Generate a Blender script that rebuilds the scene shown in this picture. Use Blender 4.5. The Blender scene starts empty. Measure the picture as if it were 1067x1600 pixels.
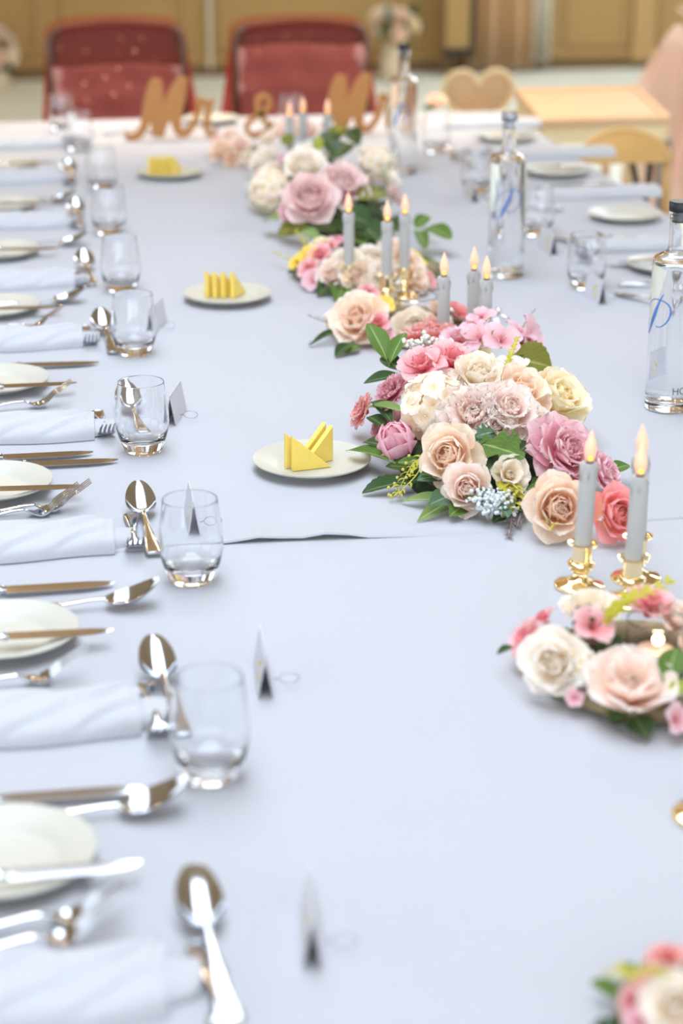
import bpy, math, random
import numpy as np
from mathutils import Vector, Matrix, Euler

# ------------------------------------------------------------------ camera
SC = bpy.context.scene
COL = SC.collection
FPX = 3000.0                                   # focal length in pixels of the 1067x1600 frame
PITCH = math.atan(1100 / FPX)
YAW = math.atan(483 * math.cos(PITCH) / FPX)
TZ = 0.75                                      # table top
CAM = Vector((0, 0, 1.64))
cam_d = bpy.data.cameras.new('camera')
cam = bpy.data.objects.new('camera', cam_d)
COL.objects.link(cam)
cam.location = CAM
cam.rotation_euler = (math.pi / 2 - PITCH, 0, -YAW)
cam_d.sensor_fit = 'VERTICAL'
cam_d.sensor_height = 36
cam_d.lens = 36 * FPX / 1600
cam_d.clip_start = 0.05
cam_d.dof.use_dof = True
cam_d.dof.focus_distance = 2.72
cam_d.dof.aperture_fstop = 2.9
SC.camera = cam

# ------------------------------------------------------------------ light and exposure
SC.view_settings.view_transform = 'Standard'
SC.view_settings.look = 'None'
SC.view_settings.gamma = 1
SC.view_settings.use_curve_mapping = False
SC.view_settings.exposure = 0.28
SC.cycles.max_bounces = 24
SC.cycles.transmission_bounces = 24
SC.cycles.transparent_max_bounces = 24
world = bpy.data.worlds.new('world')
SC.world = world
world.use_nodes = True
wb = world.node_tree.nodes['Background']
wb.inputs[0].default_value = (0.80, 0.89, 1.0, 1)
wb.inputs[1].default_value = 2.7


def lamp(name, kind, loc, energy, col, rot=(0, 0, 0), **kw):
    d = bpy.data.lights.new(name, kind)
    d.energy = energy
    d.color = col
    for k, v in kw.items():
        setattr(d, k, v)
    o = bpy.data.objects.new(name, d)
    o.location = loc
    o.rotation_euler = rot
    COL.objects.link(o)
    return o


# daylight through the roof light that runs above the table
lamp('roof_light_and_fill', 'AREA', (0.1, 2.45, 3.36), 72, (0.76, 0.86, 1.0), shape='RECTANGLE', size=1.5, size_y=4.6)
lamp('roof_light_and_fill', 'AREA', (3.9, 9.2, 3.36), 95, (0.80, 0.90, 1.0), shape='RECTANGLE', size=1.5, size_y=5.2)  # added cool fill that brightens the far right floor, not a known roof light
# recessed warm downlights above the head of the table
for lx in (-0.15, 0.7, 1.45):
    lamp('downlight', 'SPOT', (lx, 6.0, 3.3), 190, (1.0, 0.84, 0.68), spot_size=math.radians(46), spot_blend=1.0, shadow_soft_size=0.06)
# warm ceiling lamps over the far end of the room
for lx, ly in ((-0.5, 6.5), (0.9, 6.6), (2.2, 7.2), (-0.6, 10.4), (0.9, 10.6), (2.3, 10.6), (-2.4, 9.0)):
    lamp('ceiling_lamp', 'POINT', (lx, ly, 2.95), 16 if ly < 7 else 14, (1.0, 0.76, 0.48), shadow_soft_size=0.07)


def ray(px, py):
    F = Vector((math.sin(YAW) * math.cos(PITCH), math.cos(YAW) * math.cos(PITCH), -math.sin(PITCH)))
    R = Vector((math.cos(YAW), -math.sin(YAW), 0))
    U = R.cross(F)
    return F + R * ((px - 533.5) / FPX) - U * ((py - 800) / FPX)


def at(px, py, z=TZ):                          # a measured spot of the photograph on the level z
    d = ray(px, py)
    return CAM + d * ((z - CAM.z) / d.z)


def atY(px, py, Y):
    d = ray(px, py)
    return CAM + d * (Y / d.y)


def pxm(P):                                    # pixels per metre at P
    F = Vector((math.sin(YAW) * math.cos(PITCH), math.cos(YAW) * math.cos(PITCH), -math.sin(PITCH)))
    return FPX / (P - CAM).dot(F)


# ------------------------------------------------------------------ materials
def lin(c):
    r = []
    for v in c:
        v = v / 255.0
        r.append(v / 12.92 if v <= 0.04045 else ((v + 0.055) / 1.055) ** 2.4)
    return (r[0], r[1], r[2], 1.0)


def mat(name, col, rough=0.5, metal=0.0, trans=0.0, ior=1.45, bump=0.0, bscale=200, sheen=0.0, spec=0.5,
        sss=0.0, noise=0.0, nscale=20, emit=None, estr=0.0, coat=0.0, alpha=1.0, aniso=None):
    m = bpy.data.materials.new(name)
    m.use_nodes = True
    nt = m.node_tree
    b = nt.nodes['Principled BSDF']
    c = lin(col)
    if not metal and not trans:
        c = tuple(v * 0.85 for v in c[:3]) + (1.0,)
    b.inputs['Base Color'].default_value = c
    b.inputs['Roughness'].default_value = rough
    b.inputs['Metallic'].default_value = metal
    b.inputs['Transmission Weight'].default_value = trans
    b.inputs['IOR'].default_value = ior
    b.inputs['Specular IOR Level'].default_value = spec
    b.inputs['Sheen Weight'].default_value = sheen
    b.inputs['Coat Weight'].default_value = coat
    b.inputs['Alpha'].default_value = alpha
    if sss:
        b.inputs['Subsurface Weight'].default_value = sss
        b.inputs['Subsurface Radius'].default_value = (0.01, 0.007, 0.004)
    if emit:
        b.inputs['Emission Color'].default_value = lin(emit)
        b.inputs['Emission Strength'].default_value = estr
    tc = None
    if bump or noise:
        tc = nt.nodes.new('ShaderNodeTexCoord')
    if noise:
        n = nt.nodes.new('ShaderNodeTexNoise')
        n.inputs['Scale'].default_value = nscale
        n.inputs['Detail'].default_value = 4
        nt.links.new(tc.outputs['Object'], n.inputs['Vector'])
        r = nt.nodes.new('ShaderNodeMapRange')
        r.inputs[1].default_value = 0.3
        r.inputs[2].default_value = 0.7
        r.inputs[3].default_value = 1 - noise
        r.inputs[4].default_value = 1 + noise * 0.5
        nt.links.new(n.outputs[0], r.inputs[0])
        mx = nt.nodes.new('ShaderNodeMix')
        mx.data_type = 'RGBA'
        mx.blend_type = 'MULTIPLY'
        mx.inputs[0].default_value = 1
        mx.inputs[6].default_value = c
        nt.links.new(r.outputs[0], mx.inputs[7])
        nt.links.new(mx.outputs[2], b.inputs['Base Color'])
    if bump:
        n2 = nt.nodes.new('ShaderNodeTexNoise')
        n2.inputs['Scale'].default_value = bscale
        n2.inputs['Detail'].default_value = 3
        nt.links.new(tc.outputs['Object'], n2.inputs['Vector'])
        bp = nt.nodes.new('ShaderNodeBump')
        bp.inputs['Strength'].default_value = bump
        bp.inputs['Distance'].default_value = 0.002
        nt.links.new(n2.outputs[0], bp.inputs['Height'])
        nt.links.new(bp.outputs[0], b.inputs['Normal'])
    return m


def petal_mat(name, base, mid, tip, transl=0.40, streak=0.07, pos=(0.0, 0.45, 1.0), rough=0.9):
    m = bpy.data.materials.new(name)
    m.use_nodes = True
    nt = m.node_tree
    nt.nodes.clear()
    N = nt.nodes.new
    out = N('ShaderNodeOutputMaterial')
    a = N('ShaderNodeAttribute')
    a.attribute_name = 'grad'
    ramp = N('ShaderNodeValToRGB')
    e = ramp.color_ramp.elements
    e[0].position = pos[0]
    e[0].color = lin(base)
    e[1].position = pos[2]
    e[1].color = lin(tip)
    x = e.new(pos[1])
    x.color = lin(mid)
    sep = N('ShaderNodeSeparateXYZ')
    nt.links.new(a.outputs['Vector'], sep.inputs[0])
    nt.links.new(sep.outputs[1], ramp.inputs[0])
    wv = N('ShaderNodeTexNoise')
    wv.noise_dimensions = '2D'
    mp = N('ShaderNodeMapping')
    mp.inputs['Scale'].default_value = (9, 1.2, 1)
    nt.links.new(a.outputs['Vector'], mp.inputs[0])
    nt.links.new(mp.outputs[0], wv.inputs['Vector'])
    wv.inputs['Scale'].default_value = 1.6
    mr = N('ShaderNodeMapRange')
    mr.inputs[1].default_value = 0.3
    mr.inputs[2].default_value = 0.7
    mr.inputs[3].default_value = 1 - streak
    mr.inputs[4].default_value = 1 + streak * 0.4
    nt.links.new(wv.outputs[0], mr.inputs[0])
    mx = N('ShaderNodeMix')
    mx.data_type = 'RGBA'
    mx.blend_type = 'MULTIPLY'
    mx.inputs[0].default_value = 1
    nt.links.new(ramp.outputs[0], mx.inputs[6])
    nt.links.new(mr.outputs[0], mx.inputs[7])
    d = N('ShaderNodeBsdfPrincipled')
    d.inputs['Roughness'].default_value = rough
    d.inputs['Specular IOR Level'].default_value = 0.12
    t = N('ShaderNodeBsdfTranslucent')
    s = N('ShaderNodeMixShader')
    s.inputs[0].default_value = transl
    nt.links.new(mx.outputs[2], d.inputs['Base Color'])
    nt.links.new(mx.outputs[2], t.inputs[0])
    nt.links.new(d.outputs[0], s.inputs[1])
    nt.links.new(t.outputs[0], s.inputs[2])
    nt.links.new(s.outputs[0], out.inputs[0])
    return m


def leaf_mat(name, col, rib, transl=0.2, rough=0.5):
    m = petal_mat(name, col, col, col, transl, 0.12, rough=rough)
    nt = m.node_tree
    # pale midrib and side veins from the leaf's own coordinates
    a = [n for n in nt.nodes if n.type == 'ATTRIBUTE'][0]
    sep = [n for n in nt.nodes if n.type == 'SEPXYZ'][0]
    mx = [n for n in nt.nodes if n.type == 'MIX'][0]
    ab = nt.nodes.new('ShaderNodeMath'); ab.operation = 'ABSOLUTE'
    nt.links.new(sep.outputs[0], ab.inputs[0])
    mul = nt.nodes.new('ShaderNodeMath'); mul.operation = 'MULTIPLY_ADD'
    mul.inputs[1].default_value = -0.5
    nt.links.new(ab.outputs[0], mul.inputs[0])
    nt.links.new(sep.outputs[1], mul.inputs[2])
    sn = nt.nodes.new('ShaderNodeMath'); sn.operation = 'MULTIPLY'; sn.inputs[1].default_value = 44
    nt.links.new(mul.outputs[0], sn.inputs[0])
    si = nt.nodes.new('ShaderNodeMath'); si.operation = 'SINE'
    nt.links.new(sn.outputs[0], si.inputs[0])
    r1 = nt.nodes.new('ShaderNodeMapRange'); r1.inputs[1].default_value = 0.9; r1.inputs[2].default_value = 1.0; r1.inputs[4].default_value = 0.35
    nt.links.new(si.outputs[0], r1.inputs[0])
    r2 = nt.nodes.new('ShaderNodeMapRange'); r2.inputs[1].default_value = 0.09; r2.inputs[2].default_value = 0.03
    nt.links.new(ab.outputs[0], r2.inputs[0])
    mxx = nt.nodes.new('ShaderNodeMath'); mxx.operation = 'MAXIMUM'
    nt.links.new(r1.outputs[0], mxx.inputs[0]); nt.links.new(r2.outputs[0], mxx.inputs[1])
    m2 = nt.nodes.new('ShaderNodeMix'); m2.data_type = 'RGBA'
    nt.links.new(mxx.outputs[0], m2.inputs[0])
    nt.links.new(mx.outputs[2], m2.inputs[6])
    m2.inputs[7].default_value = lin(rib)
    for n in nt.nodes:
        if n.type == 'BSDF_PRINCIPLED':
            nt.links.new(m2.outputs[2], n.inputs['Base Color'])
        if n.type == 'BSDF_TRANSLUCENT':
            nt.links.new(m2.outputs[2], n.inputs[0])
    return m


def sheer_mat(name, col, opacity=0.55, rough=0.6, sparkle=None):
    m = bpy.data.materials.new(name)
    m.use_nodes = True
    nt = m.node_tree
    nt.nodes.clear()
    N = nt.nodes.new
    out = N('ShaderNodeOutputMaterial')
    tr = N('ShaderNodeBsdfTransparent')
    tr.inputs[0].default_value = tuple(0.72 + 0.28 * v for v in lin(col)[:3]) + (1,)
    d = N('ShaderNodeBsdfDiffuse'); d.inputs[0].default_value = lin(col)
    t = N('ShaderNodeBsdfTranslucent'); t.inputs[0].default_value = lin(col)
    a = N('ShaderNodeMixShader'); a.inputs[0].default_value = 0.4
    nt.links.new(d.outputs[0], a.inputs[1]); nt.links.new(t.outputs[0], a.inputs[2])
    s = N('ShaderNodeMixShader'); s.inputs[0].default_value = opacity
    nt.links.new(tr.outputs[0], s.inputs[1]); nt.links.new(a.outputs[0], s.inputs[2])
    nt.links.new(s.outputs[0], out.inputs[0])
    return m


M = {}
M['cloth'] = mat('white_linen', (190, 192, 199), 0.85, bump=0.12, bscale=900, sheen=0.15, spec=0.2)
M['napkin'] = mat('white_napkin_cotton', (198, 200, 206), 0.85, bump=0.1, bscale=1200, sheen=0.2, spec=0.2)
M['porcelain'] = mat('ivory_porcelain', (204, 203, 192), 0.34, spec=0.4)
M['steel'] = mat('polished_steel', (200, 204, 210), 0.13, 1.0)
M['gold'] = mat('polished_gold', (253, 232, 182), 0.10, 1.0)
M['silver'] = mat('polished_silver', (215, 210, 205), 0.08, 1.0)
M['glass'] = mat('clear_glass', (252, 253, 254), 0.0, trans=1.0, ior=1.48)
M['water'] = mat('clear_water', (254, 255, 255), 0.0, trans=1.0, ior=1.33)
M['wax'] = mat('pale_grey_wax', (188, 187, 184), 0.5, sss=0.15)
M['ivory'] = mat('ivory_peach_wax', (244, 214, 190), 0.5, sss=0.1)
M['wick'] = mat('dark_grey_collar', (95, 95, 100), 0.5)
M['butter'] = mat('yellow_butter', (255, 226, 112), 0.42, sss=0.25, noise=0.04, nscale=60)
M['card'] = mat('white_card_stock', (208, 207, 214), 0.7)
M['wire'] = mat('thin_grey_wire', (150, 146, 140), 0.3, 1.0)
M['cap'] = mat('black_stopper', (28, 28, 32), 0.35)
M['capgrey'] = mat('grey_metal_stopper', (150, 152, 158), 0.3, 0.8)
M['blue'] = mat('blue_print', (84, 124, 196), 0.5)
M['black'] = mat('black_print', (40, 42, 48), 0.5)
M['kraft'] = mat('kraft_brown_board', (188, 132, 76), 0.75, noise=0.06, nscale=30)
M['maroon'] = mat('brown_leather', (92, 58, 42), 0.35)
M['mauve'] = mat('dusty_mauve_cloth', (172, 118, 110), 0.8, sheen=0.2)
M['red_sheer'] = sheer_mat('sheer_red_organza', (220, 44, 42), 0.8)
M['red_thin'] = sheer_mat('thin_red_organza', (178, 70, 58), 0.26)
M['sequin'] = mat('copper_sequin', (235, 170, 120), 0.2, 1.0)
M['pink_sheer'] = sheer_mat('sheer_peach_chiffon', (255, 230, 216), 0.62)
M['wood'] = mat('pale_beech_wood', (224, 186, 142), 0.45, noise=0.06, nscale=8)
M['wood2'] = mat('honey_wood', (216, 172, 106), 0.45, noise=0.08, nscale=8)
M['cream'] = mat('cream_lacquer', (248, 226, 178), 0.45)
M['metalgrey'] = mat('brushed_grey_metal', (140, 138, 136), 0.35, 0.6)
M['strap'] = mat('black_webbing', (34, 32, 32), 0.8)
M['carpet'] = mat('pale_sage_carpet', (232, 238, 224), 0.95, bump=0.3, bscale=120, noise=0.08, nscale=3)
M['wall'] = mat('olive_tan_paint', (172, 140, 84), 0.7, noise=0.03, nscale=2)
M['wall2'] = mat('tan_moulding_paint', (184, 148, 94), 0.6)
M['base'] = mat('brown_skirting', (120, 92, 58), 0.5)
M['ceiling'] = mat('warm_ochre_ceiling', (176, 148, 114), 0.8)
M['curtain'] = mat('beige_curtain', (196, 156, 108), 0.8, sheen=0.3)
M['palebeige'] = mat('pale_beige', (214, 206, 184), 0.8)
M['darkframe'] = mat('black_frame', (30, 26, 24), 0.5)
M['stem'] = mat('yellow_green_stem', (150, 150, 60), 0.6)
M['darkstem'] = mat('brown_green_stem', (104, 96, 50), 0.6)
M['moss'] = mat('dark_green_moss', (52, 66, 38), 0.9, bump=0.6, bscale=80, noise=0.4, nscale=60)
M['wreathbase'] = mat('brown_twig_base', (150, 134, 100), 0.9, bump=0.6, bscale=80, noise=0.4, nscale=60)
M['vase'] = mat('pale_vase_ceramic', (216, 200, 170), 0.3)
M['led'] = mat('amber_led', (255, 190, 40), 0.4, emit=(255, 176, 30), estr=3.0)


def flame_mat():
    m = bpy.data.materials.new('glowing_peach_bulb')
    m.use_nodes = True
    nt = m.node_tree
    b = nt.nodes['Principled BSDF']
    b.inputs['Base Color'].default_value = lin((250, 190, 160))
    b.inputs['Roughness'].default_value = 0.45
    a = nt.nodes.new('ShaderNodeAttribute'); a.attribute_name = 'grad'
    sep = nt.nodes.new('ShaderNodeSeparateXYZ')
    nt.links.new(a.outputs['Vector'], sep.inputs[0])
    r = nt.nodes.new('ShaderNodeValToRGB')
    e = r.color_ramp.elements
    e[0].position = 0.0; e[0].color = lin((255, 176, 50))
    e[1].position = 1.0; e[1].color = lin((255, 196, 166))
    x = e.new(0.3); x.color = lin((255, 200, 120))
    nt.links.new(sep.outputs[1], r.inputs[0])
    nt.links.new(r.outputs[0], b.inputs['Emission Color'])
    b.inputs['Emission Strength'].default_value = 0.24
    return m


M['flame'] = flame_mat()
P = {}                                          # petal colours
P['blush'] = petal_mat('blush_petal', (254, 204, 178), (255, 234, 220), (255, 246, 239))
P['blushwhite'] = petal_mat('blush_white_petal', (255, 204, 182), (255, 238, 228), (255, 246, 240), transl=0.5)
P['peach'] = petal_mat('peach_petal', (254, 206, 168), (255, 228, 202), (255, 242, 226))
P['palepeach'] = petal_mat('pale_peach_petal', (254, 202, 164), (255, 230, 208), (255, 244, 228))
P['cream'] = petal_mat('cream_petal', (255, 230, 184), (255, 244, 226), (255, 250, 240))
P['yellowcream'] = petal_mat('yellow_cream_petal', (255, 228, 140), (255, 241, 200), (255, 247, 226))
P['white'] = petal_mat('white_petal', (255, 226, 160), (255, 246, 232), (255, 251, 246))
P['dustypink'] = petal_mat('dusty_pink_petal', (212, 124, 138), (232, 166, 176), (242, 194, 202))
P['mauvepink'] = petal_mat('mauve_pink_petal', (234, 152, 164), (247, 196, 204), (250, 218, 224))
P['mauve'] = petal_mat('pale_mauve_petal', (236, 184, 178), (246, 218, 214), (250, 230, 228))
P['salmon'] = petal_mat('salmon_petal', (236, 144, 138), (246, 178, 172), (250, 204, 200))
P['coral'] = petal_mat('coral_pink_petal', (255, 216, 160), (252, 172, 166), (254, 190, 190))
P['rosepink'] = petal_mat('rose_pink_petal', (238, 126, 136), (250, 176, 180), (253, 222, 222), streak=0.16)
P['tulip'] = petal_mat('tulip_pink_petal', (240, 164, 182), (248, 188, 204), (252, 212, 222), streak=0.04, rough=0.55)
P['lilac'] = petal_mat('lilac_pink_petal', (230, 150, 158), (242, 196, 202), (244, 218, 228))
P['yellow'] = petal_mat('yellow_petal', (240, 190, 40), (252, 220, 84), (253, 234, 136))
G = {}
G['green'] = leaf_mat('mid_green_leaf', (92, 120, 58), (150, 170, 100))
G['dark'] = leaf_mat('dark_green_leaf', (58, 80, 46), (110, 130, 84), 0.1)
G['blue'] = leaf_mat('blue_green_leaf', (84, 112, 84), (140, 160, 130), 0.15)
G['olive'] = leaf_mat('olive_leaf', (122, 124, 52), (160, 160, 90))
G['lime'] = leaf_mat('lime_leaf', (160, 172, 70), (200, 205, 120), 0.3)
G['pale'] = leaf_mat('pale_green_leaf', (128, 152, 88), (180, 195, 140), 0.25)
G['yellowgreen'] = leaf_mat('yellow_green_sprig', (196, 188, 66), (220, 214, 120), 0.3)
G['greylav'] = leaf_mat('grey_lavender_bud', (150, 138, 140), (170, 160, 160), 0.1)
M['babyw'] = mat('white_gypsophila', (240, 242, 232), 0.8)
M['babyb'] = mat('pale_blue_white_gypsophila', (226, 234, 234), 0.8)


# ------------------------------------------------------------------ mesh helpers
class MB:
    def __init__(s):
        s.v, s.f, s.g = [], [], []

    def add(s, v, f, mtx=None, g=None):
        o = len(s.v)
        if mtx is not None:
            v = [tuple(mtx @ Vector(p)) for p in v]
        s.v += [tuple(p) for p in v]
        s.f += [tuple(i + o for i in q) for q in f]
        s.g += list(g) if g is not None else [(0, 0, 0)] * len(v)
        return s

    def box(s, c, d, mtx=None):
        x, y, z = (k / 2 for k in d)
        v = [(c[0] + i * x, c[1] + j * y, c[2] + k * z) for k in (-1, 1) for j in (-1, 1) for i in (-1, 1)]
        return s.add(v, [(0, 2, 3, 1), (4, 5, 7, 6), (0, 1, 5, 4), (2, 6, 7, 3), (0, 4, 6, 2), (1, 3, 7, 5)], mtx)

    def bevel_box(s, c, d, b, mtx=None):
        # box with chamfered edges: loft of rounded rectangles
        x, y, z = (k / 2 for k in d)
        rings = []
        for zz, ins in ((-z, b), (-z + b, 0), (z - b, 0), (z, b)):
            rings.append([(c[0] + sx * (x - ins) - sx * (0 if a else b), c[1] + sy * (y - ins) - sy * (b if a else 0), c[2] + zz)
                          for sx, sy, a in ((1, -1, 0), (1, -1, 1), (1, 1, 1), (1, 1, 0), (-1, 1, 0), (-1, 1, 1), (-1, -1, 1), (-1, -1, 0))])
        return s.loft(rings, True, mtx=mtx)

    def loft(s, rings, caps=True, closed=True, mtx=None, g=None):
        n = len(rings[0])
        v = [p for r in rings for p in r]
        f = []
        for i in range(len(rings) - 1):
            for j in range(n if closed else n - 1):
                k = (j + 1) % n
                f.append((i * n + j, i * n + k, (i + 1) * n + k, (i + 1) * n + j))
        if caps:
            f.append(tuple(range(n - 1, -1, -1)))
            f.append(tuple((len(rings) - 1) * n + j for j in range(n)))
        return s.add(v, f, mtx, g)

    def lathe(s, prof, n=32, mtx=None, grad=False):
        v, f, g = [], [], []
        zs = [q[1] for q in prof]
        z0, z1 = min(zs), max(zs)
        idx = []
        for r, z in prof:
            if r < 1e-6:
                idx.append([len(v)]); v.append((0, 0, z)); g.append((0, (z - z0) / max(z1 - z0, 1e-6), 0))
            else:
                idx.append(list(range(len(v), len(v) + n)))
                for j in range(n):
                    a = 2 * math.pi * j / n
                    v.append((r * math.cos(a), r * math.sin(a), z)); g.append((0, (z - z0) / max(z1 - z0, 1e-6), 0))
        for A, B in zip(idx[:-1], idx[1:]):
            for j in range(n):
                k = (j + 1) % n
                if len(A) == 1 and len(B) == 1:
                    continue
                if len(A) == 1:
                    f.append((A[0], B[k], B[j]))
                elif len(B) == 1:
                    f.append((A[j], A[k], B[0]))
                else:
                    f.append((A[j], A[k], B[k], B[j]))
        return s.add(v, f, mtx, g)

    def tube(s, pts, r, n=8, caps=True, mtx=None, g=None):
        pts = [Vector(p) for p in pts]
        rs = r if isinstance(r, (list, tuple)) else [r] * len(pts)
        rings = []
        up = Vector((0, 0, 1))
        for i, p in enumerate(pts):
            t = (pts[min(i + 1, len(pts) - 1)] - pts[max(i - 1, 0)]).normalized()
            if i == 0:
                a = t.cross(up)
                if a.length < 0.05:
                    a = t.cross(Vector((1, 0, 0)))
                a.normalize()
            else:
                a = (a - t * a.dot(t)).normalized()
            b = t.cross(a)
            rings.append([tuple(p + (a * math.cos(2 * math.pi * j / n) + b * math.sin(2 * math.pi * j / n)) * rs[i]) for j in range(n)])
        gg = [g] * (n * len(pts)) if g else None
        return s.loft(rings, caps, mtx=mtx, g=gg)

    def ball(s, c, r, seg=8, rings=5, sz=1.0):
        prof = [(r * math.sin(math.pi * i / rings) if 0 < i < rings else 0, -r * sz * math.cos(math.pi * i / rings)) for i in range(rings + 1)]
        return s.lathe(prof, seg, Matrix.Translation(Vector(c)))

    def mesh(s, name, m=None, smooth=40):
        me = bpy.data.meshes.new(name)
        me.from_pydata(s.v, [], s.f)
        if any(q != (0, 0, 0) for q in s.g):
            at_ = me.attributes.new('grad', 'FLOAT_VECTOR', 'POINT')
            at_.data.foreach_set('vector', np.array(s.g, dtype=np.float32).ravel())
        if m:
            me.materials.append(m)
        if smooth:
            me.polygons.foreach_set('use_smooth', [True] * len(me.polygons))
            if smooth < 180:
                me.set_sharp_from_angle(angle=math.radians(smooth))
        me.update()
        return me

    def build(s, name, m, parent=None, loc=(0, 0, 0), rot=(0, 0, 0), smooth=40):
        return link(name, s.mesh(name, m, smooth), parent, loc, rot)


def link(name, me, parent=None, loc=(0, 0, 0), rot=(0, 0, 0), scale=1):
    o = bpy.data.objects.new(name, me)
    COL.objects.link(o)
    if parent:
        o.parent = parent
    o.location = loc
    o.rotation_euler = rot
    if scale != 1:
        o.scale = (scale,) * 3
    return o


def tag(o, label, cat, group=None, kind=None):
    if label:
        o['label'] = label
    if cat:
        o['category'] = cat
    if group:
        o['group'] = group
    if kind:
        o['kind'] = kind
    return o


def thing(name, label, cat, loc, rz=0.0, group=None):
    o = bpy.data.objects.new(name, None)
    COL.objects.link(o)
    o.empty_display_size = 0.05
    o.location = loc
    o.rotation_euler = (0, 0, rz)
    return tag(o, label, cat, group)


def copy_thing(src, label, loc, rz):
    r = src.copy()
    COL.objects.link(r)
    r.location = loc
    r.rotation_euler = (0, 0, rz)
    r['label'] = label
    for ch in src.children:
        c = ch.copy()
        COL.objects.link(c)
        c.parent = r
        for g in ch.children:
            d = g.copy()
            COL.objects.link(d)
            d.parent = c
    return r


def structure(o):
    o['kind'] = 'structure'
    return o


# ------------------------------------------------------------------ room
YW = 12.7
structure(MB().box((1.2, 4.6, -0.05), (11.4, 16.6, 0.1)).build('floor', M['carpet'], smooth=0))
wb_ = structure(MB().box((1.2, YW + 0.1, 1.7), (11.4, 0.2, 3.4)).build('wall_back', M['wall'], smooth=0))
wl_ = structure(MB().box((-4.4, 4.6, 0.45), (0.2, 16.0, 0.9)).box((-4.4, 4.6, 3.15), (0.2, 16.0, 0.5))
                .box((-4.4, -2.7, 1.9), (0.2, 1.4, 2.0)).box((-4.4, 2.2, 1.9), (0.2, 1.2, 2.0))
                .box((-4.4, 6.4, 1.9), (0.2, 1.2, 2.0)).box((-4.4, 11.6, 1.9), (0.2, 2.0, 2.0)).build('wall_left', M['wall'], smooth=0))
structure(MB().box((6.9, 4.6, 0.45), (0.2, 16.0, 0.9)).box((6.9, 4.6, 3.15), (0.2, 16.0, 0.5))
          .box((6.9, -2.7, 1.9), (0.2, 1.4, 2.0)).box((6.9, 2.2, 1.9), (0.2, 1.2, 2.0))
          .box((6.9, 6.4, 1.9), (0.2, 1.2, 2.0)).box((6.9, 11.6, 1.9), (0.2, 2.0, 2.0)).build('wall_right', M['wall'], smooth=0))
# ceiling with the long opening of the roof light
ce = MB()
ce.box((-2.625, 4.6, 3.45), (3.75, 16.6, 0.1)).box((2.05, 4.6, 3.45), (2.2, 16.6, 0.1)).box((5.8, 4.6, 3.45), (2.2, 16.6, 0.1))
ce.box((0.1, -1.85, 3.45), (1.7, 3.7, 0.1)).box((0.1, 8.75, 3.45), (1.7, 8.3, 0.1))
ce.box((3.925, 1.45, 3.45), (1.55, 10.3, 0.1)).box((3.925, 12.35, 3.45), (1.55, 1.1, 0.1))  # second opening, cut only for the added fill light
structure(ce.build('ceiling', M['ceiling'], smooth=0))
structure(MB().box((1.2, YW - 0.012, 0.03), (11.4, 0.024, 0.06)).build('baseboard_back', M['base'], smooth=0))


def panel(n, x0, x1):
    m = MB()
    w = 0.035
    z0, z1 = 0.155, 0.85
    for (xa, xb, za, zb) in ((x0, x1, z0, z0 + w), (x0, x1, z1 - w, z1), (x0, x0 + w, z0 + w, z1 - w), (x1 - w, x1, z0 + w, z1 - w)):
        m.bevel_box(((xa + xb) / 2, YW - 0.012, (za + zb) / 2), (xb - xa, 0.024, zb - za), 0.006)
    return structure(m.build('trim_%d' % n, M['wall2']))


for n, (x0, x1) in enumerate(((-1.6, -0.02), (0.12, 0.92), (1.12, 2.42), (3.42, 3.86), (4.06, 5.2))):
    panel(n + 1, x0, x1)
structure(MB().bevel_box((1.2, YW - 0.016, 0.1), (11.4, 0.032, 0.045), 0.01).build('trim_6', M['wall2']))
structure(MB().bevel_box((1.055, YW - 0.02, 1.7), (0.03, 0.04, 3.3), 0.008).build('trim_7', M['palebeige']))
structure(MB().bevel_box((3.95, YW - 0.03, 1.7), (0.16, 0.06, 3.3), 0.008).build('trim_8', M['wall2']))

# curtain gathered against the back wall, the lit strip on its right painted in a paler colour
def curtain(x0, x1, y, folds, amp, z0, z1, seed):
    rng = random.Random(seed)
    n = folds * 8
    ph = [rng.uniform(-0.5, 0.5) for _ in range(folds + 1)]
    rings = []
    for zi in range(9):
        t = zi / 8
        z = z0 + (z1 - z0) * t
        r = []
        for i in range(n + 1):
            u = i / n
            a = 2 * math.pi * folds * u + ph[int(u * folds)] * 0.6
            r.append((x0 + (x1 - x0) * u + 0.01 * math.sin(a * 0.5 + zi * 0.3), y + amp * math.sin(a) * (1 - 0.3 * t), z))
        rings.append(r + [(p[0], p[1] + 0.008, p[2]) for p in reversed(r)])
    return MB().loft(rings, True)


ct = thing('curtain', 'beige floor-length curtain gathered against the back wall', 'curtain', (3.0, YW - 0.14, 0))
curtain(-0.27, 0.17, 0, 5, 0.04, 0.02, 3.2, 3).build('drape', M['curtain'], ct, smooth=180)
curtain(0.17, 0.29, 0.02, 2, 0.03, 0.06, 3.2, 4).build('lit_strip', M['palebeige'], ct, smooth=180)

# black framed board by the curtain
fb = thing('framed_board', 'tan board in a black frame standing left of the beige curtain', 'board', (2.64, YW - 0.26, 0))
MB().bevel_box((0, 0, 0.76), (0.17, 0.012, 1.16), 0.003).build('panel', M['wall'], fb)
MB().bevel_box((0, -0.004, 0.155), (0.21, 0.03, 0.05), 0.005).build('bottom_rail', M['darkframe'], fb)
MB().bevel_box((0.095, -0.004, 0.79), (0.028, 0.03, 1.22), 0.005).build('side_rail', M['darkframe'], fb)
MB().bevel_box((-0.095, -0.004, 0.79), (0.012, 0.03, 1.22), 0.003).build('side_rail', M['base'], fb)
MB().bevel_box((0, -0.004, 1.42), (0.21, 0.03, 0.04), 0.005).build('top_rail', M['darkframe'], fb)
fs = MB()
for sx in (-0.07, 0.07):
    fs.bevel_box((sx, 0.02, 0.065), (0.02, 0.05, 0.131), 0.004)
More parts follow.
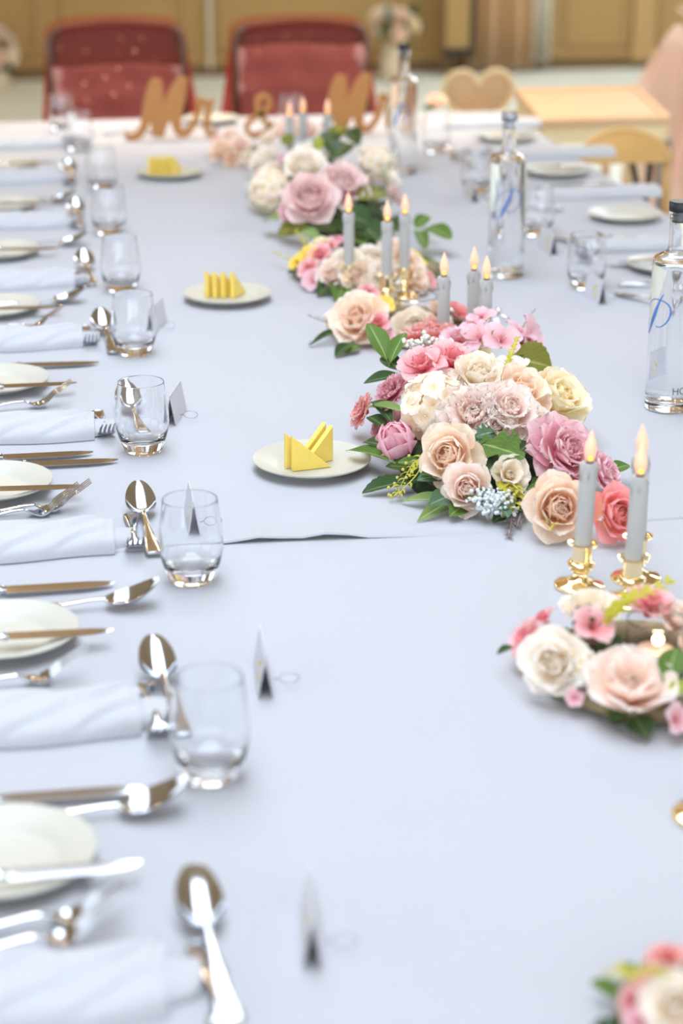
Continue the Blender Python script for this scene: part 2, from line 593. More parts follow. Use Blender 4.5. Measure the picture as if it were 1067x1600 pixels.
fs.build('foot', M['base'], fb)

# ------------------------------------------------------------------ banquet table and its cloths
TX0, TX1, TY0, TY1 = -0.19, 1.415, 0.55, 5.93
tb = thing('banquet_table', 'long banquet table wholly hidden under white tablecloths', 'table', (0.61, 3.24, 0))
MB().bevel_box((0, 0, 0.725), (1.56, 5.30, 0.03), 0.006).build('tabletop', M['wood'], tb)
for lx in (-0.68, 0.68):
    for ly in (-2.4, -0.8, 0.8, 2.4):
        MB().tube([(lx, ly, 0), (lx, ly, 0.71)], 0.02, 10).build('leg', M['metalgrey'], tb)


def cloth(name, x0, x1, y0, y1, z, seed, creases, ends, nx=56, ny=90):
    rng = random.Random(seed)
    v, f = [], []
    drop = 0.30

    def height(x, y):
        h = 0.0
        for (ax, ay, bx, by, amp, w) in creases:
            dx, dy = bx - ax, by - ay
            L = math.hypot(dx, dy)
            d = ((x - ax) * dy - (y - ay) * dx) / L
            t = ((x - ax) * dx + (y - ay) * dy) / L / L
            if -0.05 < t < 1.05:
                h += amp * math.exp(-(d / w) ** 2) * min(1, 8 * max(0, min(t + 0.05, 1.05 - t)))
        h += 0.0006 * (math.sin(x * 7 + 1.3 * math.sin(y * 2)) + math.sin(y * 5 + x * 3 + seed))
        return max(h, -0.0015)
    xs = [x0 - 0.02] + [x0 + (x1 - x0) * i / nx for i in range(nx + 1)] + [x1 + 0.02]
    ys = [y0 + (y1 - y0) * j / ny for j in range(ny + 1)]
    rows = []
    for y in ys:
        row = []
        row.append((x0 - 0.03 - 0.012 * math.sin(y * 11), y, z - drop))
        row.append((x0 - 0.018 - 0.006 * math.sin(y * 11), y, z - drop * 0.5))
        row.append((x0 - 0.006, y, z - 0.012))
        row += [(x0 + (x1 - x0) * i / nx, y, z + (height(x0 + (x1 - x0) * i / nx, y) if 0 < i < nx else -0.001)) for i in range(nx + 1)]
        row.append((x1 + 0.006, y, z - 0.012))
        row.append((x1 + 0.018 + 0.006 * math.sin(y * 9 + 1), y, z - drop * 0.5))
        row.append((x1 + 0.03 + 0.012 * math.sin(y * 9 + 1), y, z - drop))
        rows.append(row)
    if 'far' in ends:
        last = rows[-1]
        rows.append([(p[0], p[1] + 0.006, min(p[2], z - 0.012)) for p in last])
        rows.append([(p[0], p[1] + 0.03 + 0.012 * math.sin(p[0] * 12), min(p[2], z - drop)) for p in last])
    if 'near' in ends:
        first = rows[0]
        rows.insert(0, [(p[0], p[1] - 0.006, min(p[2], z - 0.012)) for p in first])
        rows.insert(0, [(p[0], p[1] - 0.03 + 0.012 * math.sin(p[0] * 12), min(p[2], z - drop)) for p in first])
    if 'hem' in ends:                          # the loose hem that lies on the lower cloth, one stretch of it lifted
        for k, p in enumerate(rows[0]):
            x, y, zz = p
            if 3 <= k < len(rows[0]) - 3:
                y = y + 0.008 * math.sin(x * 9) + 0.010 * (x - 0.3)
                lift = 0.011 * math.exp(-((x - 0.30) / 0.10) ** 2) * (0.7 + 0.3 * math.sin(x * 60))
                rows[0][k] = (x, y, z + 0.0006 + lift)
                q = rows[1][k]
                rows[1][k] = (q[0], q[1], q[2] + lift * 0.6)
        rows.insert(0, [(p[0], p[1] - 0.0016, p[2] - 0.0025) for p in rows[0]])
    n = len(rows[0])
    for r in rows:
        v += r
    for j in range(len(rows) - 1):
        for i in range(n - 1):
            f.append((j * n + i, j * n + i + 1, (j + 1) * n + i + 1, (j + 1) * n + i))
    return MB().add(v, f).build(name, M['cloth'], smooth=60)


c1 = cloth('tablecloth', TX0, TX1, TY0, 2.42, TZ - 0.0018, 1,
           [(-0.2, 1.86, 1.5, 1.93, 0.0012, 0.008), (0.02, 1.2, 0.12, 2.2, 0.0008, 0.01), (1.0, 0.6, 1.02, 2.3, 0.001, 0.008)], ('near',), 56, 60)
tag(c1, 'white tablecloth covering the near end of the table', 'tablecloth')
c2 = cloth('tablecloth', TX0, TX1, 2.30, TY1, TZ, 2,
           [(-0.2, 2.43, 1.5, 2.40, 0.0016, 0.008), (0.30, 2.55, 0.95, 2.38, 0.0012, 0.01), (0.35, 2.40, 0.6, 2.62, 0.0012, 0.012),
            (-0.2, 4.22, 1.5, 4.20, 0.0018, 0.008), (0.95, 2.3, 0.97, 5.9, 0.0012, 0.007), (-0.2, 5.15, 1.5, 5.13, 0.0014, 0.008),
            (0.05, 2.3, 0.06, 5.9, 0.0008, 0.007)], ('far', 'hem'), 56, 150)
tag(c2, 'white tablecloth over the far end, its hem overlapping the nearer cloth', 'tablecloth')


def tz(y):                                     # top of the cloth at a given distance
    return TZ if y > 2.302 else TZ - 0.0016


def spot(px, py, lift=0.0006):
    p = at(px, py, TZ)
    if p.y < 2.302:
        p = at(px, py, TZ - 0.0016)
    p.z = tz(p.y) + lift
    return p


def rimspot(px, py, rim=0.0165):
    """foot of a plate whose rim centre shows at the given pixel"""
    p = at(px, py, TZ + rim)
    p.z = tz(p.y) + 0.0006
    return p


NTH = ['nearest', 'second', 'third', 'fourth', 'fifth', 'sixth', 'seventh', 'eighth', 'ninth']


def seat(k, side='left'):
    if side == 'left':
        return 'at the nearest left place' if k == 0 else 'at the %s left place from the front' % NTH[k]
    return 'at the %s right place from the back' % NTH[k] if k else 'at the farthest right place'


# ------------------------------------------------------------------ tableware meshes
def strip(st, n=12):
    """st: list of (x, y, half width, z of the middle, half thickness) -> rounded bar along x"""
    rings = []
    for x, y, w, z, t in st:
        r = []
        for j in range(n):
            a = 2 * math.pi * j / n
            ca, sa = math.cos(a), math.sin(a)
            r.append((x, y + w * math.copysign(abs(ca) ** 0.6, ca), z + t * math.copysign(abs(sa) ** 0.8, sa)))
        rings.append(r)
    return MB().loft(rings, True)


def lerp_st(keys, n):
    """smooth interpolation of station tuples"""
    out = []
    for i in range(n + 1):
        u = i / n * (len(keys) - 1)
        k = min(int(u), len(keys) - 2)
        t = u - k
        t = t * t * (3 - 2 * t) * 0.5 + t * 0.5
        out.append(tuple(a + (b - a) * t for a, b in zip(keys[k], keys[k + 1])))
    return out


def old_english_handle(L, z0=0.0035, zn=0.011, w=0.0105):
    ks = [(0.000, 0, w * 0.72, z0, 0.0009), (0.004, 0, w * 0.98, z0, 0.0014), (L * .16, 0, w * 0.93, z0 + .0006, 0.0016), (L * .4, 0, w * .66, z0 + .002, .0016),
          (L * .68, 0, w * .38, z0 + .005, .0017), (L * .88, 0, w * .29, zn, .0018), (L, 0, w * .36, zn + .0005, .0017)]
    return lerp_st(ks, 22)


def raised_rim(L, w=0.0105, z0=0.0035):
    """bead that follows the outline of a handle"""
    pts = []
    ks = [(L * .62, w * .36), (L * .4, w * .57), (L * .16, w * .8), (0.006, w * .84), (0.003, w * .6), (0.0026, 0)]
    left = [(x, y) for x, y in ks]
    right = [(x, -y) for x, y in reversed(ks[:-1])]
    for x, y in left + right:
        z = z0 + 0.0013 + 0.002 * min(1, max(0, x / (L * .4))) * min(1, x / (L * .4)) + max(0, (x - L * .4) / (L * .28)) * 0.003
        pts.append((x, y, z))
    return MB().tube(pts, 0.0008, 6)


def spoon_bowl(x0, L, W, depth, tip, nu=22, nv=14, th=0.0011):
    top, bot = [], []
    for i in range(nu + 1):
        u = i / nu
        x = x0 + L * u
        w = W / 2 * max(0, 1 - (2 * (0.012 + 0.978 * u) ** 0.93 - 1) ** 2) ** 0.5
        w = max(w, 0.0025 if i == 0 else 0.0008)
        rim = 0.0105 + tip * u ** 1.6 - 0.002 * math.sin(math.pi * u)
        d = depth * (math.sin(math.pi * (0.04 + 0.93 * u)) ** 0.75)
        ra, rb = [], []
        for j in range(nv + 1):
            s = -1 + 2 * j / nv
            z = rim - d * (1 - abs(s) ** 2.3)
            ra.append((x, w * s, z + th / 2))
            rb.append((x, w * s * 1.0, z - th / 2))
        top.append(ra)
        bot.append(rb)
    m = MB()
    rings = [a + list(reversed(b)) for a, b in zip(top, bot)]
    return m.loft(rings, True)


def fork_head(x0, L, W, tip):
    """shoulders and four separate tines that curve upward"""
    m = MB()

    def zc(u):                                  # S-curve: dips at the root, then climbs to the tips
        return 0.0115 - 0.009 * math.sin(math.pi * min(1, u / 0.62)) * (1 if u < 0.62 else 0) + tip * max(0, (u - 0.30) / 0.70) ** 1.5
    st = []
    for i in range(12):
        u = i / 11 * 0.46
        w = W / 2 * (0.17 + 0.83 * (0.5 - 0.5 * math.cos(math.pi * min(1, u / 0.36))))
        st.append((x0 + L * u, 0, w, zc(u), 0.0011))
    rings = []
    for x, y, w, z, t in st:
        rings.append([(x, w * s, z + t + 0.0012 * s * s) for s in (-1, -.6, -.2, .2, .6, 1)] + [(x, w * s, z - t + 0.0012 * s * s) for s in (1, .6, .2, -.2, -.6, -1)])
    m.loft(rings, True)
    for k in range(4):
        yc = W * (-0.375 + 0.25 * k)
        tt = []
        for i in range(9):
            u = 0.455 + 0.545 * i / 8
            tt.append((x0 + L * u, yc * (1 - 0.06 * i / 8), W * 0.075 * (1 - 0.45 * (i / 8) ** 2), zc(u) + 0.0004, 0.0010 * (1 - 0.4 * (i / 8) ** 3)))
        q = strip(tt, 8)
        m.add(q.v, q.f)
    return m


def knife_parts(L):
    hl = L * 0.43
    h = strip(lerp_st([(0, 0, .0085, .006, .003), (.006, 0, .0100, .006, .0042), (hl * .4, 0, .0086, .006, .0040), (hl * .8, 0, .0064, .006, .0034), (hl * .93, 0, .0058, .006, .0034), (hl, 0, .0062, .006, .0036)], 20))
    j = MB().lathe([(0, 0), (.0052, 0), (.0064, .002), (.0050, .004), (.0060, .006), (0, .006)], 12, Matrix.Translation((hl - .003, 0, .006)) @ Matrix.Rotation(math.pi / 2, 4, 'Y'))
    b = MB()
    rings = []
    n = 18
    for i in range(n + 1):
        u = i / n
        x = hl + (L - hl) * u
        yt = 0.0085 * (1 - 0.55 * max(0, (u - 0.72) / 0.28) ** 2) if u > .05 else .006       # back
        yb = -0.0105 * (1 - max(0, (u - 0.62) / 0.38) ** 2.2) if u > .05 else -.006            # cutting edge
        if u == 1:
            yt, yb = 0.0042, 0.0030
        z = 0.0062 - 0.002 * u
        rings.append([(x, yt, z + .0012), (x, yt * .4 + yb * .6, z + .0006), (x, yb, z), (x, yb, z - .0003), (x, yt * .4 + yb * .6, z - .0006), (x, yt, z - .0012)])
    b.loft(rings, True)
    return h, j, b


def lay_knife(label, tip, ang, L=0.225, lift=0.0, cat='knife', group=None):
    loc = Vector(tip) - Vector((math.cos(ang) * L, math.sin(ang) * L, 0))
    loc.z = tip[2] + lift
    if 'k' not in PROTO:
        PROTO['k'] = [q.mesh(n, M['steel'], 25 if n == 'blade' else 40) for q, n in zip(knife_parts(0.225), ('handle', 'bolster', 'blade'))]
    t = thing('table_knife', label, 'knife', loc, ang, group)
    t.scale = (L / 0.225,) * 3
    for n, me in zip(('handle', 'bolster', 'blade'), PROTO['k']):
        link(n, me, t)
    return t


PROTO = {}


def lay_spoon(label, end, ang, L=0.195, kind='dessert', lift=0.0, roll=0.0, pitch=0.0, tip=0.021):
    key = ('s', kind)
    if key not in PROTO:
        hl = L * 0.675
        a = strip(old_english_handle(hl)).mesh('handle', M['steel'])
        r = raised_rim(hl).mesh('rim_bead', M['steel'], 180)
        W = 0.041 if kind == 'dessert' else 0.043
        b = spoon_bowl(hl - 0.001, L - hl + 0.001, W, 0.0095, tip).mesh('bowl', M['steel'], 60)
        PROTO[key] = (a, r, b)
    t = thing('dessert_spoon' if kind == 'dessert' else 'soup_spoon', label, 'spoon', (end[0], end[1], end[2] + lift), ang)
    t.rotation_euler = (roll, pitch, ang)
    a = link('handle', PROTO[key][0], t)
    link('rim_bead', PROTO[key][1], a)
    link('bowl', PROTO[key][2], t)
    return t


def lay_fork(label, end, ang, L=0.19, kind='dinner', lift=0.0, roll=0.0, pitch=0.0):
    key = ('f', kind)
    if key not in PROTO:
        hl = L * 0.60
        a = strip(old_english_handle(hl)).mesh('handle', M['steel'])
        r = raised_rim(hl).mesh('rim_bead', M['steel'], 180)
        b = fork_head(hl - 0.001, L - hl + 0.001, 0.026, 0.026 if kind == 'dinner' else 0.02).mesh('tines', M['steel'])
        PROTO[key] = (a, r, b)
    t = thing('dinner_fork' if kind == 'dinner' else 'dessert_fork', label, 'fork', (end[0], end[1], end[2] + lift), ang)
    t.rotation_euler = (roll, pitch, ang)
    a = link('handle', PROTO[key][0], t)
    link('rim_bead', PROTO[key][1], a)
    link('tines', PROTO[key][2], t)
    return t


def plate_mesh(R):
    prof = [(0, .004), (R * .55, .004), (R * .60, .0048), (R * .66, .008), (R * .72, .0102), (R * .9, .0142), (R * .985, .0168), (R, .0172), (R * 1.003, .0163), (R * .99, .0146),
            (R * .9, .0112), (R * .72, .0072), (R * .62, .002), (R * .60, 0), (R * .56, 0), (R * .55, .0016), (0, .0016)]
    return MB().lathe(prof, 64).mesh('side_plate', M['porcelain'], 50)


PLATE = plate_mesh(0.083)


def lay_plate(label, loc, group=None, name='side_plate', s=1.0):
    o = link(name, PLATE, None, loc)
    o.scale = (s, s, s)
    return tag(o, label, 'plate', group)


def glass_mesh():
    H = 0.107
    out = [(0, 0), (.0225, 0), (.0262, .0012), (.0285, .006), (.0325, .016), (.0362, .027), (.0385, .038), (.0394, .048), (.0392, .058), (.0380, .072), (.0362, .086), (.0346, .098), (.03375, H - .0012), (.03365, H - .0005)]
    rim = [(.0335, H - .0001), (.0333, H), (.0331, H - .0001), (.03295, H - .0005), (.0330, H - .0012)]
    inn = [(.03375, .098), (.03535, .086), (.0371, .072), (.0383, .058), (.0385, .048), (.0376, .038), (.0354, .0300), (.0325, .0240), (.0270, .0195), (.0200, .0176), (.0120, .0168), (0, .0166)]
    return MB().lathe(out + rim + inn, 56).mesh('glass_body', M['glass'], 180)


GLASS = glass_mesh()


def lay_glass(label, loc, s=1.0):
    o = link('water_glass', GLASS, None, loc)
    o.scale = (s, s, s)
    return tag(o, label, 'glass')


def napkin_mesh(seed, L=0.30, W=0.088, H=0.030):
    """cotton napkin folded into a pocket roll: rounded body whose top layers step along three slanting folds"""
    rng = random.Random(seed)
    nu, nv = 110, 30
    folds = [(-0.060 + rng.uniform(-.006, .006), 0.0075), (-0.135 + rng.uniform(-.008, .008), 0.0075), (-0.215, 0.006)]
    m = MB()
    top = []
    for i in range(nu + 1):
        u = i / nu
        x = -L + L * u
        end = 1.0
        r = []
        yf = -0.004 * math.sin(u * 9 + seed) - 0.010 * (1 - u)
        for j in range(nv + 1):
            q = j / nv                           # 0 front bottom -> 1 back bottom
            a = math.pi * q
            y = W / 2 - W / 2 * math.copysign(abs(math.cos(a)) ** 0.75, math.cos(a))
            z = H * (math.sin(a) ** 0.62) * (0.78 + 0.22 * q)
            # slanting folds: each edge runs from the front left to the back right; nearer layers lie higher
            if z > 0.002:
                st = 0
                for (x0, hgt) in folds:
                    d = x - (x0 + 0.145 * (y / W) ** 0.85 * 1.05 - 0.02)
                    st += -hgt * (1 / (1 + math.exp(max(-40, min(40, -d / 0.0009))))) + hgt * min(1, max(0, d) / 0.07)
                z += (st + 0.004) * math.sin(a) ** 0.5
            z += 0.0012 * math.sin(x * 60 + y * 90 + seed) * math.sin(a)
            if u > .97:
                z *= 0.94
            r.append((x, y + yf * (1 - q), max(z, 0.0003 if 0 < j < nv else 0.0)))
        top.append(r)
    m.loft(top, True, True)
    return m


def napkin_flap(seed):
    """soft inner layer that peeps out of the open right end"""
    m = MB()
    rings = []
    for i in range(9):
        u = i / 8
        x = -0.03 + 0.052 * u
        r = []
        for j in range(11):
            a = math.pi * j / 10
            y = 0.040 + 0.036 * -math.cos(a) * (1 - .25 * u) + 0.012 * u
            z = 0.019 * math.sin(a) ** 0.7 * (1 - 0.35 * u) + 0.0015 * math.sin(6 * a + seed) * u
            r.append((x + 0.008 * math.sin(a) * u, y, max(z, 0.0004)))
        rings.append(r)
    return m.loft(rings, True, True)


NAPS = [(napkin_mesh(s).mesh('folded_layers', M['napkin'], 60), napkin_flap(s).mesh('inner_flap', M['napkin'], 60)) for s in (1, 2, 3)]


def lay_napkin(label, corner, rz, k):
    t = thing('napkin', label, 'napkin', corner, rz, None)
    link('folded_layers', NAPS[k % 3][0], t)
    link('inner_flap', NAPS[k % 3][1], t)
    return t


def card_parts():
    a, b = MB(), MB()
    L, H, D, th = 0.090, 0.047, 0.0085, 0.0007
    for m, s in ((a, -1), (b, 1)):
        v = [(s * D, -L / 2, 0), (s * D, L / 2, 0), (0, L / 2, H), (0, -L / 2, H)]
        n = Vector((s * H, 0, D)).normalized() * th
        m.loft([v, [(p[0] - n.x, p[1], p[2] - n.z) for p in v]], True)
    w = MB()
    pts = [(0.010, -0.02, 0.010)] + [(0.016 + 0.011 - 0.011 * math.cos(t), -0.02, 0.011 + 0.006 * math.sin(t)) for t in [math.pi * 2 * i / 14 for i in range(15)]]
    w.tube(pts, 0.0005, 5)
    f = MB()                                     # small flower sprig printed on the front panel
    n = Vector((-H, 0, D)).normalized()
    rng = random.Random(4)
    for i in range(7):
        y0, h0 = -0.012 + rng.uniform(-.012, .012), 0.010 + i * 0.0035
        c = Vector((-D * (1 - h0 / H), y0, h0)) + n * 0.0003
        e1, e2 = Vector((0, 1, 0)), Vector((D, 0, H)).normalized()
        ang = rng.uniform(0, 6)
        q = [c + e1 * math.cos(ang + t) * 0.0055 + e2 * math.sin(ang + t) * 0.0026 for t in (0, 1.1, 2.0, 3.14, 4.2, 5.1)]
        f.add([tuple(p) for p in q], [tuple(range(6))])
    return [a.mesh('front_panel', M['card'], 0), b.mesh('back_panel', M['card'], 0), w.mesh('wire_loop', M['wire'], 180), f.mesh('printed_sprig', G['yellowgreen'], 0)]


CARD = card_parts()


def lay_card(label, loc, rz):
    t = thing('place_card', label, 'place card', loc, rz)
    a = link('front_panel', CARD[0], t)
    link('printed_sprig', CARD[3], a)
    link('back_panel', CARD[1], t)
    link('wire_loop', CARD[2], t)
    return t


def taper(label, loc, lean=0.0, rz=0.0, s=1.0):
    """gold candlestick; the battery candle that stands in it is a thing of its own"""
    if 'c' not in PROTO:
        R = 0.0312
        base = [(0, .0), (R, 0), (R * 1.0, .0022), (R * .985, .0034), (R * .9, .0046), (R * .6, .0072), (R * .42, .0100), (R * .30, .0140), (R * .26, .0175), (R * .3, .019), (0, .019)]
        stem = [(0, .018), (R * .30, .018), (R * .36, .0196), (R * .33, .0212), (R * .42, .0228), (R * .47, .0246), (R * .44, .0262), (R * .52, .0280), (R * .545, .0304), (R * .50, .0326), (R * .40, .0336), (0, .0336)]
        cup = [(0, .033), (R * .37, .033), (R * .385, .036), (R * .37, .052), (R * .40, .0545), (R * .585, .0556), (R * .600, .0566), (R * .585, .0576), (R * .42, .0572), (R * .358, .0560), (R * .352, .048), (0, .048)]
        PROTO['c'] = [MB().lathe(p, 40).mesh(n, M['gold'], 50) for p, n in ((base, 'foot'), (stem, 'knop'), (cup, 'cup'))]
        r = .0104
        wax = [(0, 0), (r, 0), (r * 1.0, .05), (r * .985, .1085), (r * .93, .111), (r * .62, .1112), (r * .5, .1098), (0, .1098)]
        col = [(0, .1095), (.0042, .1095), (.0042, .1135), (0, .1135)]
        fl = [(0, .1125), (.0040, .1128), (.0058, .117), (.0072, .123), (.0074, .128), (.0064, .134), (.0044, .141), (.0022, .147), (.0006, .1515), (0, .152)]
        led = [(0, .1155), (.0016, .1162), (.0022, .1185), (.0016, .121), (0, .1216)]
        PROTO['w'] = [MB().lathe(wax, 28).mesh('wax_stick', M['wax'], 50), MB().lathe(col, 14).mesh('collar', M['wick'], 50),
                      MB().lathe(fl, 20, grad=True).mesh('flame_bulb', M['flame'], 180), MB().lathe(led, 10).mesh('amber_light', M['led'], 180)]
        # wax drips
        dr = MB()
        rng = random.Random(9)
        for i in range(7):
            a = rng.uniform(0, 6.28)
            z1 = .110
            ln = rng.uniform(.006, .03)
            dr.tube([(r * .97 * math.cos(a), r * .97 * math.sin(a), z1), (r * 1.01 * math.cos(a), r * 1.01 * math.sin(a), z1 - ln * .5), (r * 1.0 * math.cos(a), r * 1.0 * math.sin(a), z1 - ln)], [.0009, .0012, .0015], 6)
        PROTO['w'].append(dr.mesh('wax_drip', M['wax'], 180))
    st = thing('candlestick', 'gold candlestick ' + label, 'candlestick', loc, rz)
    st.rotation_euler = (0, lean, rz)
    st.scale = (s, s, s)
    for n, me in zip(('foot', 'knop', 'cup'), PROTO['c']):
        link(n, me, st)
    off = Matrix.Rotation(lean, 3, 'Y') @ Vector((0, 0, 0.0482 * s))
    cd = thing('taper_candle', 'pale taper candle with glowing bulb ' + label, 'candle', Vector(loc) + off, rz)
    cd.rotation_euler = (0, lean, rz)
    cd.scale = (s, s, s)
    w = link('wax_stick', PROTO['w'][0], cd)
    link('wax_drip', PROTO['w'][4], w)
    link('collar', PROTO['w'][1], cd)
    f = link('flame_bulb', PROTO['w'][2], cd)
    # the small amber light shows on the bulb's camera-facing side
    link('amber_light', PROTO['w'][3], f, (-0.0008, -0.0052, 0.0))
    return st, cd


# ------------------------------------------------------------------ strokes of script lettering
def catmull(pts, n=8):
    out = []
    k = len(pts)
    for i in range(k - 1):
        p0, p1, p2, p3 = pts[max(i - 1, 0)], pts[i], pts[i + 1], pts[min(i + 2, k - 1)]
        for s in range(n):
            t = s / n
            out.append(tuple(0.5 * ((2 * b) + (-a + c) * t + (2 * a - 5 * b + 4 * c - d) * t * t + (-a + 3 * b - 3 * c + d) * t ** 3) for a, b, c, d in zip(p0, p1, p2, p3)))
    out.append(tuple(pts[-1]))
    return out


def stroke(m, pts, depth, fn=None, n=8):
    """pts: (x, z, width) in the plane; extruded by depth along y (or mapped through fn)"""
    q = catmull(pts, n)
    rings = []
    for i, (x, z, w) in enumerate(q):
        a, b = q[max(i - 1, 0)], q[min(i + 1, len(q) - 1)]
        dx, dz = b[0] - a[0], b[1] - a[1]
        L = math.hypot(dx, dz) or 1
        nx, nz = -dz / L * w / 2, dx / L * w / 2
        r = [(x + nx, 0, z + nz), (x - nx, 0, z - nz), (x - nx, depth, z - nz), (x + nx, depth, z + nz)]
        if fn:
            r = [fn(*p) for p in r]
        rings.append(r)
    return m.loft(rings, True)


# ------------------------------------------------------------------ flowers and leaves
def petal(L, W, a0, a1, cup, ruf, lip, seed, r0=0.0, z0=0.0, nu=8, nv=9, point=0.0, notch=0.0):
    """one petal as an open grid: grows outward (+y) and up (+z) from the flower axis"""
    rng = random.Random(seed)
    p1, p2, p3 = (rng.uniform(0, 6.28) for _ in range(3))
    k1, k2 = rng.uniform(2.2, 3.6), rng.uniform(4.5, 7.0)
    v, f, g = [], [], []
    y, z = r0, z0
    for j in range(nv + 1):
        t = j / nv
        a = math.radians(a0 + (a1 - a0) * t - lip * max(0, (t - 0.62) / 0.38) ** 1.5)
        if j:
            y += L / nv * math.cos(a)
            z += L / nv * math.sin(a)
        tt = min(1, t / 0.52)
        w = W / 2 * (0.20 + 0.80 * tt * tt * (3 - 2 * tt)) * (1 - 0.93 * (max(0, (t - 0.52) / 0.48)) ** 2.6) ** 0.5
        ny, nz = -math.sin(a), math.cos(a)
        for i in range(nu + 1):
            s = -1 + 2 * i / nu
            off = cup * w * s * s + ruf * (math.sin(k1 * s * 2 + p1) * 0.7 + math.sin(k2 * s * 2 + p2) * 0.6) * t * t
            ex = -abs(s) ** 2.5 * 0.05 * L * max(0, (t - 0.6) / 0.4) + notch * L * (math.sin(7 * s + p3) + 0.6 * math.sin(13 * s + p1)) * max(0, t - 0.7) / 0.3
            v.append((s * w, y + ny * off + math.cos(a) * ex, z + nz * off + math.sin(a) * ex))
            g.append((s, max(t, 0.001), rng.random() * 0))
    n = nu + 1
    for j in range(nv):
        for i in range(nu):
            f.append((j * n + i, j * n + i + 1, (j + 1) * n + i + 1, (j + 1) * n + i))
    off = rng.uniform(0, 50)
    g = [(a, b, off) for a, b, _ in g]
    return v, f, g


# rings: (count, length, width, a0, a1, cup, ruffle, lip, r0, z0, notch); the first `core` rings make the heart of the flower
KINDS = {
    'rose': (3, [(3, .48, .50, 86, 122, .6, .01, 0, .03, .02, 0), (4, .58, .62, 84, 112, .55, .012, 0, .08, .0, 0), (5, .68, .74, 78, 104, .5, .015, 8, .13, -.03, 0),
                 (5, .82, .96, 62, 92, .45, .02, 30, .18, -.08, .006), (5, .92, 1.10, 42, 72, .40, .03, 40, .20, -.12, .008), (5, .94, 1.14, 16, 44, .32, .035, 36, .22, -.14, .01)]),
    'ranunculus': (4, [(3, .42, .5, 84, 130, .6, .01, 0, .03, .04, 0), (5, .54, .6, 82, 120, .55, .012, 0, .08, .02, 0), (6, .64, .70, 76, 112, .5, .014, 0, .13, .0, 0), (6, .74, .80, 66, 104, .48, .018, 4, .18, -.04, 0),
                       (6, .86, .94, 50, 92, .44, .024, 16, .21, -.08, .004), (6, .95, 1.02, 32, 72, .40, .03, 30, .23, -.12, .008), (5, .94, 1.06, 12, 40, .3, .04, 30, .22, -.14, .01)]),
    'peony': (2, [(9, .50, .46, 74, 104, .35, .045, 16, .04, .04, .03), (11, .62, .52, 60, 92, .35, .05, 20, .09, .0, .03),
                  (9, .76, .70, 46, 72, .32, .05, 24, .13, -.04, .024), (9, .88, .86, 28, 52, .3, .06, 28, .16, -.08, .022), (8, .95, .96, 8, 28, .25, .065, 26, .18, -.12, .02)]),
    'carnation': (2, [(10, .5, .38, 70, 96, .2, .08, 24, .03, .02, .06), (12, .64, .48, 54, 78, .2, .085, 28, .07, .0, .06), (11, .82, .62, 34, 56, .2, .09, 32, .1, -.04, .055), (11, .95, .72, 10, 28, .2, .10, 32, .12, -.08, .055)]),
    'bud': (1, [(3, 1.30, 1.15, 48, 132, .42, .01, 0, .10, -.25, 0), (3, 1.42, 1.50, 24, 138, .42, .01, 0, .12, -.34, 0), (4, 1.40, 1.56, 10, 124, .40, .012, 0, .14, -.40, 0)]),
    'open': (1, [(8, .46, .42, 66, 100, .4, .03, 8, .04, 0, .02), (5, .84, .98, 50, 82, .4, .04, 28, .10, -.04, .014), (6, .96, 1.10, 22, 54, .34, .055, 28, .12, -.1, .014)]),
    'blossom': (0, [(5, .98, .86, 38, 16, .22, .05, 26, .03, 0, .02)]),
    'double': (1, [(6, .66, .56, 62, 74, .28, .05, 24, .03, .02, .03), (6, .98, .86, 30, 28, .28, .06, 34, .04, 0, .03)]),
    'orchid': (0, [(4, 1.0, .92, 34, 8, .14, .07, 30, .05, 0, .008)]),
}
PET, CORE, WHOLE = {}, {}, {}


def ring_petals(kind, ri, variant):
    n, L, W, a0, a1, cup, ruf, lip, r0, z0, notch = KINDS[kind][1][ri]
    return petal(L, W, a0 + (variant - 1) * 4, a1 + (variant - 1) * 3, cup, ruf, lip, ri * 31 + variant * 7 + len(kind) * 101, r0, z0, notch=notch)


def petal_mesh(kind, ri, variant, col):
    k = (kind, ri, variant, col)
    if k not in PET:
        v, f, g = ring_petals(kind, ri, variant)
        PET[k] = MB().add(v, f, None, g).mesh('petal', P[col], 180)
    return PET[k]


def core_mesh(kind, col, upto, tag_='core'):
    k = (kind, col, upto)
    if k not in CORE:
        m = MB()
        rng = random.Random(len(kind) + upto)
        for ri in range(upto):
            n = KINDS[kind][1][ri][0]
            for i in range(n):
                v, f, g = ring_petals(kind, ri, (i + ri) % 3)
                if ri < KINDS[kind][0]:
                    g = [(p[0], max(.001, p[1] * .5), p[2]) for p in g]    # the heart keeps its deeper colour
                a = 2 * math.pi * (i + 0.5 * ri) / n + rng.uniform(-.2, .2)
                m.add(v, f, Matrix.Rotation(a, 4, 'Z') @ Matrix.Rotation(rng.uniform(-.08, .08), 4, 'X'), g)
        if kind in ('blossom', 'orchid', 'double', 'open'):
            for i in range(7):                    # stamens
                a = 2 * math.pi * i / 7
                m.tube([(0, 0, 0), (.10 * math.cos(a), .10 * math.sin(a), .22), (.16 * math.cos(a), .16 * math.sin(a), .30)], [.014, .012, .03], 5, g=(0, 0.001, 0))
        # calyx so that the flower has a closed underside
        prof = [(0, -.34), (.06, -.33), (.16, -.24), (.22, -.10), (.12, .0), (0, .02)]
        v0 = len(m.v)
        m.lathe(prof, 10)
        for q in range(v0, len(m.v)):
            m.g[q] = (0, 0.05, 0)
        CORE[k] = m.mesh(kind, P[col], 180)
    return CORE[k]


NAMES = {'rose': 'rose', 'ranunculus': 'ranunculus', 'peony': 'peony', 'carnation': 'carnation', 'bud': 'flower_bud', 'open': 'peony', 'blossom': 'blossom', 'double': 'blossom', 'orchid': 'orchid', 'hydrangea': 'hydrangea'}
RNG = random.Random(11)
TOCAM = None


